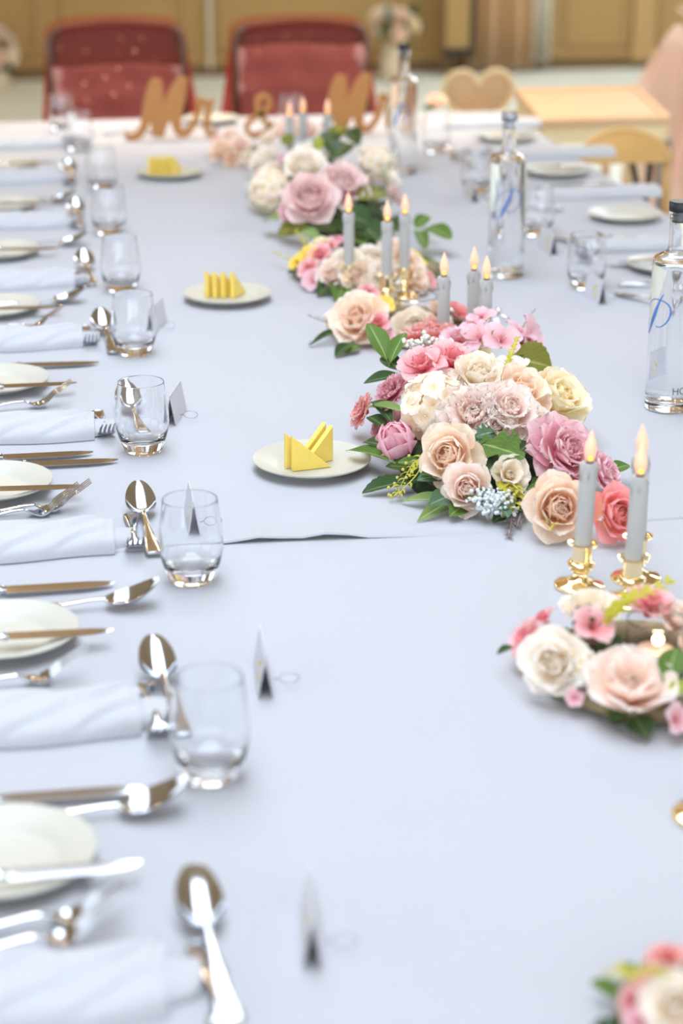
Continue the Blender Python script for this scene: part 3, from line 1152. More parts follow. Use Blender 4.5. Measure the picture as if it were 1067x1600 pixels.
def basis(axis, spin=0.0):
    q = Vector((0, 0, 1)).rotation_difference(Vector(axis).normalized())
    return (q.to_matrix().to_4x4() @ Matrix.Rotation(spin, 4, 'Z')).to_euler()


def settle(o):
    """lift a flower whose petals would dip into the cloth"""
    root = o.parent
    base = root.location.z
    low = 9
    mo = o.matrix_basis
    for q, mx in [(o, mo)] + [(c, mo @ c.matrix_basis) for c in o.children]:
        for v in q.data.vertices:
            z = mx[2][0] * v.co.x + mx[2][1] * v.co.y + mx[2][2] * v.co.z + mx[2][3]
            low = min(low, z)
    if low + base < TZ + .001:
        o.location.z += min(.035, TZ + .001 - low - base)
    return o


def flower(root, kind, col, px, py, dpx, h, axis=None, detail=True, squash=1.0, seed=None):
    """a flower (part of an arrangement) centred on the measured spot at height h above the cloth"""
    Pw = at(px, py, TZ + h)
    R = dpx / 2 / pxm(Pw)
    c = root.location
    if axis is None:
        out = Vector((Pw.x - c.x, (Pw.y - c.y) * 0.7, 0))
        if out.length > 1e-4:
            out = out.normalized() * min(1.0, out.length / 0.10)
        tc = (CAM - Pw).normalized()
        axis = out * 0.55 + Vector((0, 0, 0.75)) + tc * 0.55
        axis = axis + Vector((RNG.uniform(-.15, .15), RNG.uniform(-.1, .1), 0))
    axis = Vector(axis).normalized()
    spin = RNG.uniform(0, 6.28)
    if kind == 'bud':
        R *= 0.82
    base = Pw - axis * R * 0.18 - c
    # keep the lowest petals off the cloth
    low = base.z + c.z - R * (0.12 + 0.9 * (1 - abs(axis.z)) * 0.9)
    if low < TZ + 0.002:
        base.z += (TZ + 0.002 - low) * 0.6
    if kind == 'hydrangea':
        return hydrangea(root, col, base, axis, R, detail)
    core, rings = KINDS[kind]
    upto = core if detail else len(rings)
    o = link(NAMES[kind], core_mesh(kind, col, upto), root, base, basis(axis, spin), R)
    o.scale = (R, R, R * squash)
    if detail:
        for ri in range(core, len(rings)):
            n = rings[ri][0]
            for i in range(n):
                a = 2 * math.pi * (i + 0.5 * ri) / n + RNG.uniform(-.12, .12)
                p = link('petal', petal_mesh(kind, ri, RNG.randrange(3), col), o)
                p.rotation_euler = (RNG.uniform(-.10, .10), RNG.uniform(-.06, .06), a)
                s = RNG.uniform(0.93, 1.05)
                p.scale = (s, s, s)
    return settle(o)


FLORET = {}


def hydrangea(root, col, base, axis, R, detail):
    if col not in FLORET:
        m = MB()
        for i in range(4):
            v, f, g = petal(.95, .98, 28, 4, .16, .06, 30, i + 3, .02, 0, 6, 5)
            m.add(v, f, Matrix.Rotation(i * math.pi / 2, 4, 'Z') @ Matrix.Rotation(0.06 * (i - 1.5), 4, 'X'), g)
        m.ball((0, 0, .05), .09, 6, 4)
        FLORET[col] = m.mesh('floret', P[col], 180)
    rot = basis(axis, 0)
    pts = []
    n = 30
    for i in range(n):
        zz = 1 - 1.35 * (i + 0.5) / n
        a = i * 2.39996
        r = math.sqrt(max(0, 1 - zz * zz))
        pts.append((Vector((r * math.cos(a), r * math.sin(a), zz)), a))
    core = MB().ball((0, 0, -.1), .66, 12, 8, .9)
    core.g = [(0, .02, 0)] * len(core.v)
    if not detail:
        fm = FLORET[col]
        vs = [tuple(v.co) for v in fm.vertices]
        fsx = [tuple(p.vertices) for p in fm.polygons]
        gs = [tuple(d.vector) for d in fm.attributes['grad'].data]
        for d, a in pts:
            core.add(vs, fsx, Matrix.Translation(d * .78 * RNG.uniform(.9, 1.08)) @ basis(d, a).to_matrix().to_4x4() @ Matrix.Scale(.36, 4), gs)
        return settle(link('hydrangea', core.mesh('hydrangea', P[col], 180), root, base, rot, R))
    o = link('hydrangea', core.mesh('hydrangea', P[col], 180), root, base, rot, R)
    for d, a in pts:
        f = link('floret', FLORET[col], o, d * .76 * RNG.uniform(.88, 1.1), basis(d + Vector((RNG.uniform(-.3, .3), RNG.uniform(-.3, .3), 0)), a), RNG.uniform(.33, .42))
    return settle(o)


LEAF = {}


def leaf_geo(kind, nu=6, nv=12):
    v, f, g = [], [], []
    for j in range(nv + 1):
        t = j / nv
        if kind == 'oval':
            w = 0.5 * math.sin(math.pi * min(1, t * 0.985 + .008) ** 0.85) ** 0.8
        elif kind == 'round':
            w = 0.5 * math.sin(math.pi * min(1, t * .97 + .02)) ** 0.5
        elif kind == 'long':
            w = 0.5 * math.sin(math.pi * min(1, t * 0.99 + .004) ** 0.8)
        elif kind == 'serrated':
            w = 0.5 * math.sin(math.pi * min(1, t * 0.985 + .008) ** 0.75) ** 0.75 * (1 + 0.16 * ((t * 7) % 1.0 - .5) * (0.2 < t < .95))
        else:                                   # lobed
            w = 0.5 * math.sin(math.pi * min(1, t * 0.985 + .01) ** 0.7) ** 0.6 * (0.74 + 0.26 * math.cos(t * 3 * 2 * math.pi))
        a = 0.30 * math.sin(t * 2.6) - 0.28 * t * t
        for i in range(nu + 1):
            s = -1 + 2 * i / nu
            fwd = 0.10 * abs(s) * math.sin(math.pi * t) if kind in ('serrated', 'lobed') else 0
            v.append((s * w, t + fwd, a * 0.30 + 0.22 * abs(s) ** 1.3 * w + 0.012 * math.sin(9 * t + 3 * s)))
            g.append((s, max(t, .001), len(kind) * 1.7))
    n = nu + 1
    for j in range(nv):
        for i in range(nu):
            f.append((j * n + i, j * n + i + 1, (j + 1) * n + i + 1, (j + 1) * n + i))
    # stalk
    m = MB().add(v, f, None, g)
    m.tube([(0, -.14, -.02), (0, -.05, 0), (0, .06, .008)], [.016, .014, .01], 5, g=(0, .3, 0))
    return m


def leaf(root, kind, col, b, t, width, hb, ht, roll=0.0, name='leaf'):
    """leaf from the measured base spot b (height hb) to the tip spot t (height ht); width in pixels"""
    k = (kind, col)
    if k not in LEAF:
        LEAF[k] = leaf_geo(kind, 8 if kind in ('serrated', 'lobed') else 6, 28 if kind in ('serrated', 'lobed') else 12).mesh('leaf', G[col], 180)
    B, T = at(b[0], b[1], TZ + hb), at(t[0], t[1], TZ + ht)
    return leaf3(root, k, B, T, width / pxm(B), roll, name)


def leaf3(root, k, B, T, W, roll=0.0, name='leaf'):
    if k not in LEAF:
        LEAF[k] = leaf_geo(k[0], 8 if k[0] in ('serrated', 'lobed') else 6, 28 if k[0] in ('serrated', 'lobed') else 12).mesh('leaf', G[k[1]], 180)
    d = T - B
    L = d.length
    y = d / L
    nrm = ((CAM - B).normalized() * 0.6 + Vector((0, 0, 0.7)))
    nrm = (nrm - y * nrm.dot(y)).normalized()
    x = y.cross(nrm)
    rm = Matrix((x, y, nrm)).transposed().to_4x4() @ Matrix.Rotation(roll, 4, 'Y')
    o = link(name, LEAF[k], root, B - root.location, rm.to_euler())
    o.scale = (W, L, (W + L) / 2)
    return o


def gypsophila(root, pts, m, r=0.0030, n=60, spread=0.020, seed=1):
    """tight heads of tiny white balls on thin stems"""
    rng = random.Random(seed)
    mb = MB()
    for (px, py, h) in pts:
        c = at(px, py, TZ + h) - root.location
        for i in range(n // len(pts)):
            d = Vector((rng.gauss(0, 1), rng.gauss(0, 1), abs(rng.gauss(0, .9)))).normalized() * spread * rng.uniform(.35, 1)
            q = c + d
            mb.ball(tuple(q), r * rng.uniform(.8, 1.25), 6, 4)
            if i % 6 == 0:
                mb.tube([tuple(c - Vector((0, 0, .015))), tuple(q)], .0005, 4)
    o = mb.build('gypsophila', m, root, smooth=180)
    o['kind'] = 'stuff'
    return o


def sprig(root, pts, col, leafsize=0.012, n=14, seed=1, name='sprig', stem=None, r=0.0011, droplets=False, w=0.42):
    """thin stem through the measured points with small leaves or buds joined to it"""
    rng = random.Random(seed)
    wp = [at(px, py, TZ + h) - root.location for px, py, h in pts]
    q = catmull([tuple(p) for p in wp], 8)
    mb = MB()
    mb.tube(q, [r * (1 - .5 * i / len(q)) for i in range(len(q))], 6, g=(0, .3, 0))
    lg = leaf_geo('oval', 4, 6)
    for i in range(n):
        u = 0.12 + 0.88 * i / max(1, n - 1)
        k = min(int(u * (len(q) - 1)), len(q) - 2)
        p = Vector(q[k])
        t = (Vector(q[k + 1]) - p).normalized()
        side = t.cross(Vector((rng.uniform(-.4, .4), rng.uniform(-.4, .4), 1))).normalized() * (1 if i % 2 else -1)
        d = (t * 0.7 + side * rng.uniform(.5, 1) + Vector((0, 0, rng.uniform(-.2, .5)))).normalized()
        x = d.cross(Vector((0, 0, 1))).normalized()
        z = x.cross(d)
        s = leafsize * rng.uniform(.7, 1.2) * (1 - .3 * u)
        rm = Matrix((x * s * w, d * s, z * s)).transposed().to_4x4()
        mb.add(lg.v, lg.f, Matrix.Translation(p) @ rm, lg.g)
        if droplets and i % 2:
            mb.ball(tuple(p + d * s * 1.3), leafsize * .16, 6, 4)
            mb.g[-1] = (0, .2, 0)
    return mb.build(name, G[col], root, smooth=180)


def mound(root, m, rx, ry, h, seed=1, ring=0.0):
    """irregular bed of moss or twigs that holds the flowers"""
    rng = random.Random(seed)
    n, k = 30, 9
    rings = []
    if ring:
        for i in range(n + 1):
            a = 2 * math.pi * i / n
            cx, cy = math.cos(a), math.sin(a)
            rr = ring * (1 + .06 * math.sin(5 * a + seed))
            rings.append([(cx * (rx - rr + rr * math.cos(t)), cy * (ry - rr + rr * math.cos(t)), .0015 + h / 2 + h / 2 * math.sin(t)) for t in [2 * math.pi * j / 8 for j in range(8)]])
        return MB().loft(rings, False).build('twig_base', m, root, smooth=180)
    for j in range(k):
        t = j / (k - 1)
        r = []
        for i in range(n):
            a = 2 * math.pi * i / n
            f = (1 - t ** 2.2) ** .5 if t < 1 else .02
            w = 1 + .08 * math.sin(3 * a + seed) + .05 * math.sin(7 * a + 2 * seed) + rng.uniform(-.02, .02)
            r.append((rx * f * w * math.cos(a), ry * f * w * math.sin(a), .0015 + h * t))
        rings.append(r)
    return MB().loft(rings, True).build('moss_base', m, root, smooth=180)


def fill_leaves(root, n, rx, ry, h, seed, cols=('dark', 'green', 'blue'), L=(.03, .05), ring=False):
    rng = random.Random(seed)
    for i in range(n):
        a = 2 * math.pi * i / n + rng.uniform(-.2, .2)
        rr = rng.uniform(.75, .98)
        z = h * rng.uniform(.1, .6) * (1 if not ring else .5)
        B = root.location + Vector((rx * rr * math.cos(a) * .85, ry * rr * math.sin(a) * .85, max(z, .008)))
        l = rng.uniform(*L)
        d = Vector((math.cos(a) * 1.0, math.sin(a), rng.uniform(-.05, .35))).normalized()
        T = B + d * l
        T.z = max(T.z, TZ + .006)
        leaf3(root, (rng.choice(['oval', 'serrated', 'oval', 'lobed']), rng.choice(cols)), B, T, l * rng.uniform(.4, .6), rng.uniform(-.4, .4))


def tealight_glass(root_or_none, label, px, py, r=0.034, h=0.062):
    """straight clear tumbler with a tealight; stands inside a wreath, so a thing of its own"""
    p = spot(px, py)
    t = thing('tealight_glass', label, 'candle holder', p)
    prof = [(0, 0), (r * .90, 0), (r * .96, .0003), (r - .0003, .0016), (r, .003), (r, .005), (r, .009), (r, h - .005), (r, h - .002), (r, h - .0006), (r - .0005, h), (r - .001, h - .0006), (r - .0011, h - .002), (r - .0011, h - .005), (r - .0011, .011), (r - .0011, .0075), (r - .0016, .0054), (r - .003, .0042), (r * .8, .0040), (0, .0040)]
    MB().lathe(prof, 40).build('glass_body', M['glass'], t, smooth=60)
    c = thing('tealight', 'white tealight candle inside the ' + label, 'candle', p + Vector((0, 0, .0046)))
    MB().lathe([(0, 0), (.0205, 0), (.0208, .026), (.0198, .0262), (.0195, .0245), (0, .0245)], 28).build('candle_cup', M['ivory'], c, smooth=40)
    MB().lathe([(0, .0242), (.0193, .0242), (.019, .0254), (.004, .0250), (0, .0250)], 24).build('wax', M['ivory'], c, smooth=40)
    MB().lathe([(0, .024), (.0026, .0255), (.0038, .030), (.003, .036), (.001, .042), (0, .043)], 12, grad=True).build('flame_bulb', M['flame'], c, smooth=180)
    g = lamp('tealight_glow', 'POINT', p + Vector((0, -.008, .045)), 0.02, (1.0, .66, .40), shadow_soft_size=0.006)
    return t


# ------------------------------------------------------------------ left-hand place settings
pr = [148, 120, 80, 75, 60, 60, 60, 58]
py_ = [1325, 980, 750, 590, 475, 388, 316, 253]
for k in range(8):
    sc_ = (py_[k] + 300) * 1.055
    p = rimspot(pr[k] - 0.083 * sc_, py_[k])
    lay_plate('ivory side plate, knife across it, ' + seat(k), p, name='side_plate')
    kt = [(222, 1343), (177, 980), (130, 757), (120, 596), (98, 477), (92, 386), (84, 315), (88, 252)][k]
    tp = at(kt[0], kt[1], TZ + 0.021)
    tp.z = tz(p.y) + 0.0142
    lay_knife('steel butter knife on the side plate ' + seat(k), tp, [0.03, 0.01, -0.02, 0.05, 0.03, 0.0, 0.03, 0.02][k], 0.21)


def tipped(px, py, z, ang, L):
    """ground spot of the handle end of a piece whose raised tip shows at the given pixel"""
    t = at(px, py, TZ + z)
    return Vector((t.x - L * math.cos(ang), t.y - L * math.sin(ang), tz(t.y) + 0.0012))


# dinner forks (tips to the right, curving up)
for k, px, py, ang, what in ((0, 205, 1380, .14, 'rear of two'), (0, 196, 1408, .20, 'front of two'), (1, 138, 1020, .12, 'tines upturned'),
                             (2, 142, 763, .14, 'front of two'), (2, 124, 768, .22, 'rear of two'), (3, 112, 605, .18, 'tines upturned'),
                             (4, 98, 487, .20, 'tines upturned'), (6, 70, 320, .14, 'tines upturned')):
    L = 0.195
    e = tipped(px, py, 0.028, ang, L)
    if what.startswith('rear'):
        e.z += 0.0
    lay_fork('steel dinner fork, %s, %s' % (what, seat(k)), e, ang, L)

# napkins (front right lower corner measured)
for k, (px, py) in enumerate(((262, 1596), (222, 1153), (180, 868), (148, 689), (130, 545), (118, 452), (104, 357), (92, 286), (100, 232))):
    p = spot(px, py, 0.0008)
    lay_napkin('white cotton napkin in slanting folds ' + seat(k), p, -0.03 + 0.02 * (k % 3), k)

# knives and soup spoons to the right of the napkins
for k, px, py, ang, what in ((1, 222, 1240, .03, 'beside the soup spoon'), (2, 180, 917, .04, 'beside the soup spoon'), (3, 146, 712, .05, 'rear of two'), (3, 185, 724, .02, 'front of two'),
                             (4, 155, 571, .0, 'below the napkin')):
    lay_knife('steel knife, %s, %s' % (what, seat(k)), spot(px, py, 0.0002), ang, 0.235)
for k, px, py, ang in ((1, 292, 1213, .04), (2, 249, 901, .04), (5, 134, 446, .08), (6, 138, 359, .08), (7, 120, 294, .08)):
    L = 0.20
    e = tipped(px, py, 0.034, ang, L)
    lay_spoon('steel soup spoon, bowl tip upturned, ' + seat(k), e, ang, L, 'soup')

# dessert spoons (bowl away from the camera) and dessert forks (tines towards it) above the napkins
DS = [(366, 1608, 95, 350), (287, 1160, 96, 263), (241, 872, 93, 229), (226, 690, 96, 212), (178, 556, 95, 178), (145, 450, 94, 140), (128, 360, 93, 122), (115, 292, 93, 110), (110, 234, 92, 107)]
for k, (px, py, deg, bx) in enumerate(DS):
    e = spot(px, py, 0.0015)
    lay_spoon('steel dessert spoon lying bowl-up ' + seat(k), e, math.radians(deg), 0.19, 'dessert', lift=0.001, pitch=-0.03)
DF = [((306, 1478), (348, 1612)), ((228, 1072), (252, 1163)), ((204, 808), (212, 866)), ((152, 646), (169, 690)), ((133, 513), (143, 545)), ((118, 428), (126, 450)), ((110, 340), (118, 358)), ((100, 277), (108, 292))]
for k, (a, b) in enumerate(DF):
    A, B = spot(*a, 0.0012), spot(*b, 0.0012)
    d = B - A
    ang = math.atan2(d.y, d.x)
    lay_fork('steel dessert fork beside the dessert spoon ' + seat(k), A, ang, 0.165, 'dessert')

for k, (px, py) in enumerate(((330, 1214), (300, 908), (224, 706), (211, 554), (190, 455), (171, 366), (160, 298), (124, 236))):
    lay_glass('clear stemless water glass ' + seat(k + 1), spot(px, py))
lay_glass('clear water glass before the left burgundy chair at the head', spot(98, 204))
lay_glass('clear water glass before the right burgundy chair at the head', spot(455, 206))

for k, px, py, rz in ((0, 486, 1468, -.11), (1, 411, 1064, -.05), (2, 300, 820, .0), (3, 275, 652, -.26), (4, 246, 513, -.30)):
    lay_card('white folded place card ' + seat(k), spot(px, py), rz)

# ------------------------------------------------------------------ right-hand place settings
RP = [(790, 211), (868, 264), (975, 332), (1043, 410)]
for k, (px, py) in enumerate(RP):
    p = rimspot(px, py)
    lay_plate('ivory side plate ' + seat(k, 'right'), p, name='side_plate')
    if k != 2:
        tp = Vector((p.x - 0.10, p.y + 0.015, tz(p.y) + 0.0142))
        lay_knife('steel butter knife on the side plate ' + seat(k, 'right'), tp, math.pi + 0.06, 0.20)
for k, (px, py) in enumerate(((700, 203), (778, 250), (838, 314), (902, 396))):
    p = spot(px + (0, 26, 20, 46)[k], py, 0.0008)
    p.y += 0.088
    lay_napkin('flat-folded white cotton napkin ' + seat(k, 'right'), p, math.pi + 0.02, k + 1).scale = (.94, 1, .72)
for k, px, py in ((1, 812, 283), (2, 868, 372), (2, 843, 296), (3, 926, 388)):
    pass
for k, px, py, ang, nm in ((3, 862, 378, 3.12, 'behind the napkin'), (2, 828, 294, 3.15, 'behind the napkin'), (3, 948, 418, 3.10, 'in front of the napkin')):
    lay_knife('steel table knife %s %s' % (nm, seat(k, 'right')), spot(px, py, 0.0002), ang, 0.23)
# dessert cutlery near the right-hand bottle, and further back
lay_spoon('steel dessert spoon lying beside the nearest right-hand bottle', spot(962, 462, .0015), math.radians(-62), 0.19, 'dessert', pitch=-0.03)
lay_fork('steel dessert fork lying behind the nearest right-hand bottle', spot(965, 447, .0012), math.radians(-20), 0.165, 'dessert')
lay_spoon('steel dessert spoon lying behind the right-hand water glass', spot(938, 390, .0015), math.radians(-120), 0.19, 'dessert', pitch=-0.03)
lay_fork('steel dessert fork lying behind the right-hand water glass', spot(925, 392, .0012), math.radians(120), 0.165, 'dessert')
lay_spoon('steel dessert spoon lying left of the middle bottle stopper', spot(718, 240, .0015), math.radians(-75), 0.18, 'dessert', pitch=-0.03)
lay_fork('steel dessert fork lying left of the middle bottle stopper', spot(736, 262, .0012), math.radians(100), 0.165, 'dessert')
lay_fork('steel dinner fork lying right of the middle bottle', spot(880, 330, .0012), math.pi - 0.1, 0.19)
for k, (px, py, w) in enumerate(((915, 450, 'between the middle and the nearest bottle'), (838, 367, 'just right of the middle bottle'), (744, 300, 'just left of the middle bottle'), (681, 238, 'just right of the farthest bottle'))):
    lay_glass('clear stemless water glass ' + w, spot(px, py))
for px, py, rz, w in ((929, 468, .06, 'in front of the right-hand water glass'), (855, 392, .06, 'right of the middle bottle'), (735, 312, .02, 'left of the middle bottle'), (1085, 590, .25, 'behind the nearest bottle')):
    lay_card('white folded place card standing ' + w, spot(px, py), rz)

# ------------------------------------------------------------------ settings at the head of the table
lay_napkin('white cotton napkin before the left burgundy chair', spot(150, 203, .0008), 1.45, 0)
lay_napkin('white cotton napkin before the right burgundy chair', spot(505, 200, .0008), 1.45, 2)
lay_plate('ivory side plate behind the first wooden word', spot(330, 192))
lay_spoon('steel dessert spoon lying on the head end of the table', spot(160, 211, .0015), 0.1, 0.18, 'dessert')
lay_knife('steel knife lying on the head end of the table', spot(372, 196, .0002), 0.15, 0.2)

# ------------------------------------------------------------------ butter plates
def butter_slab(w=0.058, h=0.052, t=0.0085):
    m = MB()
    b = 0.0006
    tri = [(0, 0), (w, 0), (0, h)]
    cx, cz = w / 3, h / 3
    def ringat(y, s):
        return [(cx + (x - cx) * s, y, cz + (z - cz) * s) for x, z in tri]
    m.loft([ringat(0, .96), ringat(b, 1), ringat(t - b, 1), ringat(t, .96)], True)
    return m.mesh('butter_slice', M['butter'], 0)


BS = butter_slab()


def butter(loc, ang, flip, label):
    o = link('butter_slice', BS, None, loc)
    o.rotation_euler = (0, 0, ang)
    if flip:
        o.scale = (-1, 1, 1)
    return tag(o, label, 'butter')


# near plate: two pairs of upright triangles facing opposite ways
p = rimspot(487, 716)
lay_plate('ivory plate of butter triangles beside the big flower garland', p, name='butter_plate', s=1.02)
zb = 0.0046
for i, (dx, dy, ang, fl, w) in enumerate(((-.030, -.022, .20, 0, 'front left'), (-.038, -.008, .20, 0, 'second on the left'), (.034, .020, .55, 1, 'front right'), (.026, .035, .55, 1, 'rear right'))):
    butter((p.x + dx, p.y + dy, p.z + zb), ang, fl, 'yellow butter triangle on the nearest butter plate, ' + w)
p = rimspot(355, 457)
lay_plate('ivory plate of butter triangles in the middle of the cloth', p, name='butter_plate', s=1.02)
for i, (dx, dy, ang, w) in enumerate(((-.036, .006, .92, 'leftmost'), (-.022, .0, .90, 'second from left'), (-.006, -.002, .94, 'third from left'), (.012, -.008, 1.02, 'rightmost'))):
    butter((p.x + dx, p.y + dy, p.z + zb), ang, 0, 'yellow butter triangle on the middle butter plate, %s' % w)
p = rimspot(265, 267)
lay_plate('ivory plate of butter triangles near the first wooden word', p, name='butter_plate', s=1.02)
for i in range(5):
    butter((p.x - .048 + .0145 * i, p.y - .004 + .002 * (i % 2), p.z + zb), .98 + .04 * (i % 3), 0, 'yellow butter triangle on the farthest butter plate, %s' % ('leftmost', 'second from left', 'in the centre', 'second from right', 'rightmost')[i])

# ------------------------------------------------------------------ bottles
def text_wrap(txt, size, r, z, ang0, mname, parent):
    cu = bpy.data.curves.new('lettering', 'FONT')
    cu.body = txt
    cu.size = size
    cu.align_x = 'LEFT'
    ob = bpy.data.objects.new('lettering_tmp', cu)
    COL.objects.link(ob)
    dg = bpy.context.evaluated_depsgraph_get()
    me = bpy.data.meshes.new_from_object(ob.evaluated_get(dg))
    bpy.data.objects.remove(ob)
    for v in me.vertices:
        x, y = v.co.x, v.co.y
        a = ang0 + x / r
        v.co = (r * math.sin(a), -r * math.cos(a), z + y)
    me.materials.clear()
    me.materials.append(M[mname])
    me.name = 'lettering'
    return link('lettering', me, parent)


BR = 0.0366
BP = {}


def bottle(label, loc, facing, p_ang, capm, txt=None, txt_ang=0.0):
    t = thing('water_bottle', label, 'bottle', loc, facing)
    if not BP:
        out = [(0, .0012), (BR - .007, .0006), (BR - .004, 0), (BR - .001, .0012), (BR, .004), (BR, .0052), (BR, .008), (BR, .228), (BR, .2335), (BR, .236), (BR - .0012, .2405), (BR - .004, .2436), (BR - .010, .2462), (.0185, .2490), (.0152, .2525), (.0142, .258), (.0141, .261), (.0140, .266), (.0138, .294), (.0138, .299), (.0142, .303), (.0152, .304), (.0152, .312), (.0142, .3135), (.0118, .3135)]
        inn = [(.0110, .312), (.0110, .309), (.0110, .304), (.0110, .266), (.0110, .261), (.0112, .2575), (.0125, .2500), (.0175, .2462), (BR - .012, .2430), (BR - .0065, .2400), (BR - .0038, .2370), (BR - .0034, .2345), (BR - .0034, .2315), (BR - .0034, .226), (BR - .0034, .028), (BR - .0034, .0225), (BR - .0037, .0195), (BR - .0046, .0170), (BR - .006, .0155), (BR - .012, .0145), (0, .0165)]
        BP['g'] = MB().lathe(out + inn, 64).mesh('glass_body', M['glass'], 180)
        q = .0002
        wat = [(0, .0165 - q), (BR - .012, .0145 - q), (BR - .006, .0155 - q), (BR - .0046 + q, .0170), (BR - .0037 + q, .0195), (BR - .0034 + q, .0225), (BR - .0034 + q, .028), (BR - .0034 + q, .226), (BR - .0034 + q, .2305), (BR - .0036 + q, .231), (0, .231)]
        BP['w'] = MB().lathe(wat, 64).mesh('water', M['water'], 50)
        cap = [(0, .3128), (.0158, .3128), (.0163, .314), (.0163, .3265), (.0152, .328), (0, .3284)]
        cork = [(0, .296), (.0108, .296), (.0108, .3126), (0, .3126)]
        for nm in ('cap', 'capgrey'):
            BP[nm] = MB().lathe(cap, 40).lathe(cork, 30).mesh('stopper', M[nm], 40)
    link('glass_body', BP['g'], t)
    link('water', BP['w'], t)
    link('stopper', BP[capm], t)
    # blue script initial printed on the glass
    m = MB()
    r = BR + .00025

    def fn(x, y, z):
        a = p_ang + x / BR
        rr = r + y
        return (rr * math.sin(a), -rr * math.cos(a), z)
    stroke(m, [(a_ * 1.15, .156 + (b_ - .174) * 1.5, max(.0017, c_ * 1.6)) for a_, b_, c_ in [(.012, .196, .0008), (.006, .187, .0022), (-.002, .172, .0046), (-.009, .160, .0036), (-.015, .1525, .0016), (-.021, .1515, .0012), (-.0255, .156, .001), (-.025, .166, .001), (-.018, .180, .001), (-.006, .1885, .0010), (.008, .190, .0012), (.020, .186, .0014), (.0235, .178, .0018), (.019, .168, .0016), (.010, .162, .0010), (.002, .1615, .0008)]], .0001, fn, 7)
    m.build('printed_initial', M['blue'], t, smooth=180)
    if txt:
        text_wrap(txt, .0155, BR + .0003, .0315, txt_ang, 'black', t)
        l2 = MB()
        stroke(l2, [(txt_ang * BR + .0002, .0235, .0008), (txt_ang * BR + .012, .0235, .0008), (txt_ang * BR + .024, .0235, .0008)], .0001, lambda x, y, z: ((r + y) * math.sin(x / BR), -(r + y) * math.cos(x / BR), z), 6)
        l2.build('printed_line', M['black'], t, smooth=180)
    return t


def face_cam(p):
    return math.atan2(p.x - CAM.x, -(p.y - CAM.y)) + math.pi if False else -math.atan2(p.x - CAM.x, p.y - CAM.y)


p = spot(1043, 637)
bottle('tall water bottle with black stopper at the right edge, nearest the camera', p, face_cam(p), -0.85, 'cap', 'HO', 0.14)
p = spot(789, 431)
bottle('tall water bottle with grey metal stopper, middle of the three', p, face_cam(p), 0.05, 'capgrey')
p = spot(629, 270)
bottle('tall water bottle with black stopper, farthest of the three, before the right chair', p, face_cam(p), -0.35, 'cap')

# ------------------------------------------------------------------ candlesticks with battery tapers
for px, py, lean, w in ((905, 917, .035, 'left of the near trio behind the front wreath'), (984, 941, .022, 'front right of the near trio behind the front wreath'), (993, 905, -.01, 'rear right of the near trio behind the front wreath'),
                        (691, 577, 0, 'left of the trio behind the big garland'), (737, 566, 0, 'middle of the trio behind the big garland'), (756, 583, 0, 'right of the trio behind the big garland'),
                        (546, 460, -.012, 'left of the trio beside the second wreath'), (604, 476, 0, 'middle of the trio beside the second wreath'), (631, 463, 0, 'right of the trio beside the second wreath'),
                        (453, 281, 0, 'left of the far trio by the wooden words'), (474, 274, 0, 'middle of the far trio by the wooden words'), (512, 277, 0, 'right of the far trio by the wooden words'),
                        (1101, 1277, 0, 'cut by the right edge, between the front wreaths')):
    taper(w, spot(px, py), lean)

# ------------------------------------------------------------------ wooden words at the head of the table
YS = 5.52
SG = 1 / pxm(Vector((.4, YS, .8)))


def word(name, label, strokes_, x_at, dz=0.0):
    o = at(x_at, 221)
    ks = YS / o.y
    loc = Vector((o.x * ks, YS, TZ + .0006))
    m = MB()
    for i, s in enumerate(strokes_):
        j = len(m.v)
        stroke(m, [(x * SG, z * SG / 0.955, w * SG * 1.2) for x, z, w in s], 0.014)
        m.v[j:] = [(p[0], p[1] + .0007 * i, p[2]) for p in m.v[j:]]
    zmin = min(v[2] for v in m.v)
    m.v = [(x, y, z - zmin) for x, y, z in m.v]
    ob = m.build(name, M['kraft'], None, loc)
    return tag(ob, label, 'sign')


S_M = [[(-2, 9, 3), (0, 3, 8), (8, 2, 9), (18, 6, 10), (26, 18, 11), (32, 36, 14), (38, 58, 16), (44, 76, 15), (49, 86, 10)],
       [(49, 86, 10), (48, 66, 15), (47, 44, 17), (46, 22, 17), (47, 2, 13)],
       [(47, 2, 13), (54, 18, 13), (62, 36, 15), (72, 58, 17), (82, 76, 15), (90, 88, 9)],
       [(90, 88, 9), (84, 66, 15), (78, 44, 16), (76, 26, 15), (78, 12, 12), (85, 5, 10), (94, 8, 9), (104, 20, 8), (111, 36, 8), (115, 50, 6)]]
S_R = [[(110, 46, 8), (115, 54, 8), (124, 48, 8), (133, 52, 8), (135, 54, 6)], [(131, 53, 8), (126, 34, 9), (124, 16, 9), (127, 5, 8), (134, 4, 6), (141, 12, 4)]]
word('wooden_word', 'kraft brown script word Mr standing before the left chair', S_M + S_R, 200)
word('wooden_word', 'kraft brown ampersand standing between the two script words', [[(48, 2, 5), (38, 12, 7), (28, 26, 8), (20, 40, 8), (19, 52, 8), (26, 59, 7), (35, 57, 7), (38, 48, 7), (32, 39, 7), (20, 31, 7), (6, 22, 7), (1, 12, 7), (6, 3, 7), (18, 2, 7), (32, 8, 6), (44, 20, 5)]], 385)
S_S = [[(139, 14, 4), (148, 28, 5), (152, 44, 7), (157, 34, 7), (165, 24, 8), (166, 10, 8), (156, 3, 7), (146, 6, 5)]]
word('wooden_word', 'kraft brown script word Mrs standing before the right chair', S_M + S_R + S_S, 487)

# ------------------------------------------------------------------ the big flower garland in the middle of the table
def arrangement(name, label, px, py, group=None):
    return thing(name, label, 'flowers', spot(px, py, 0))


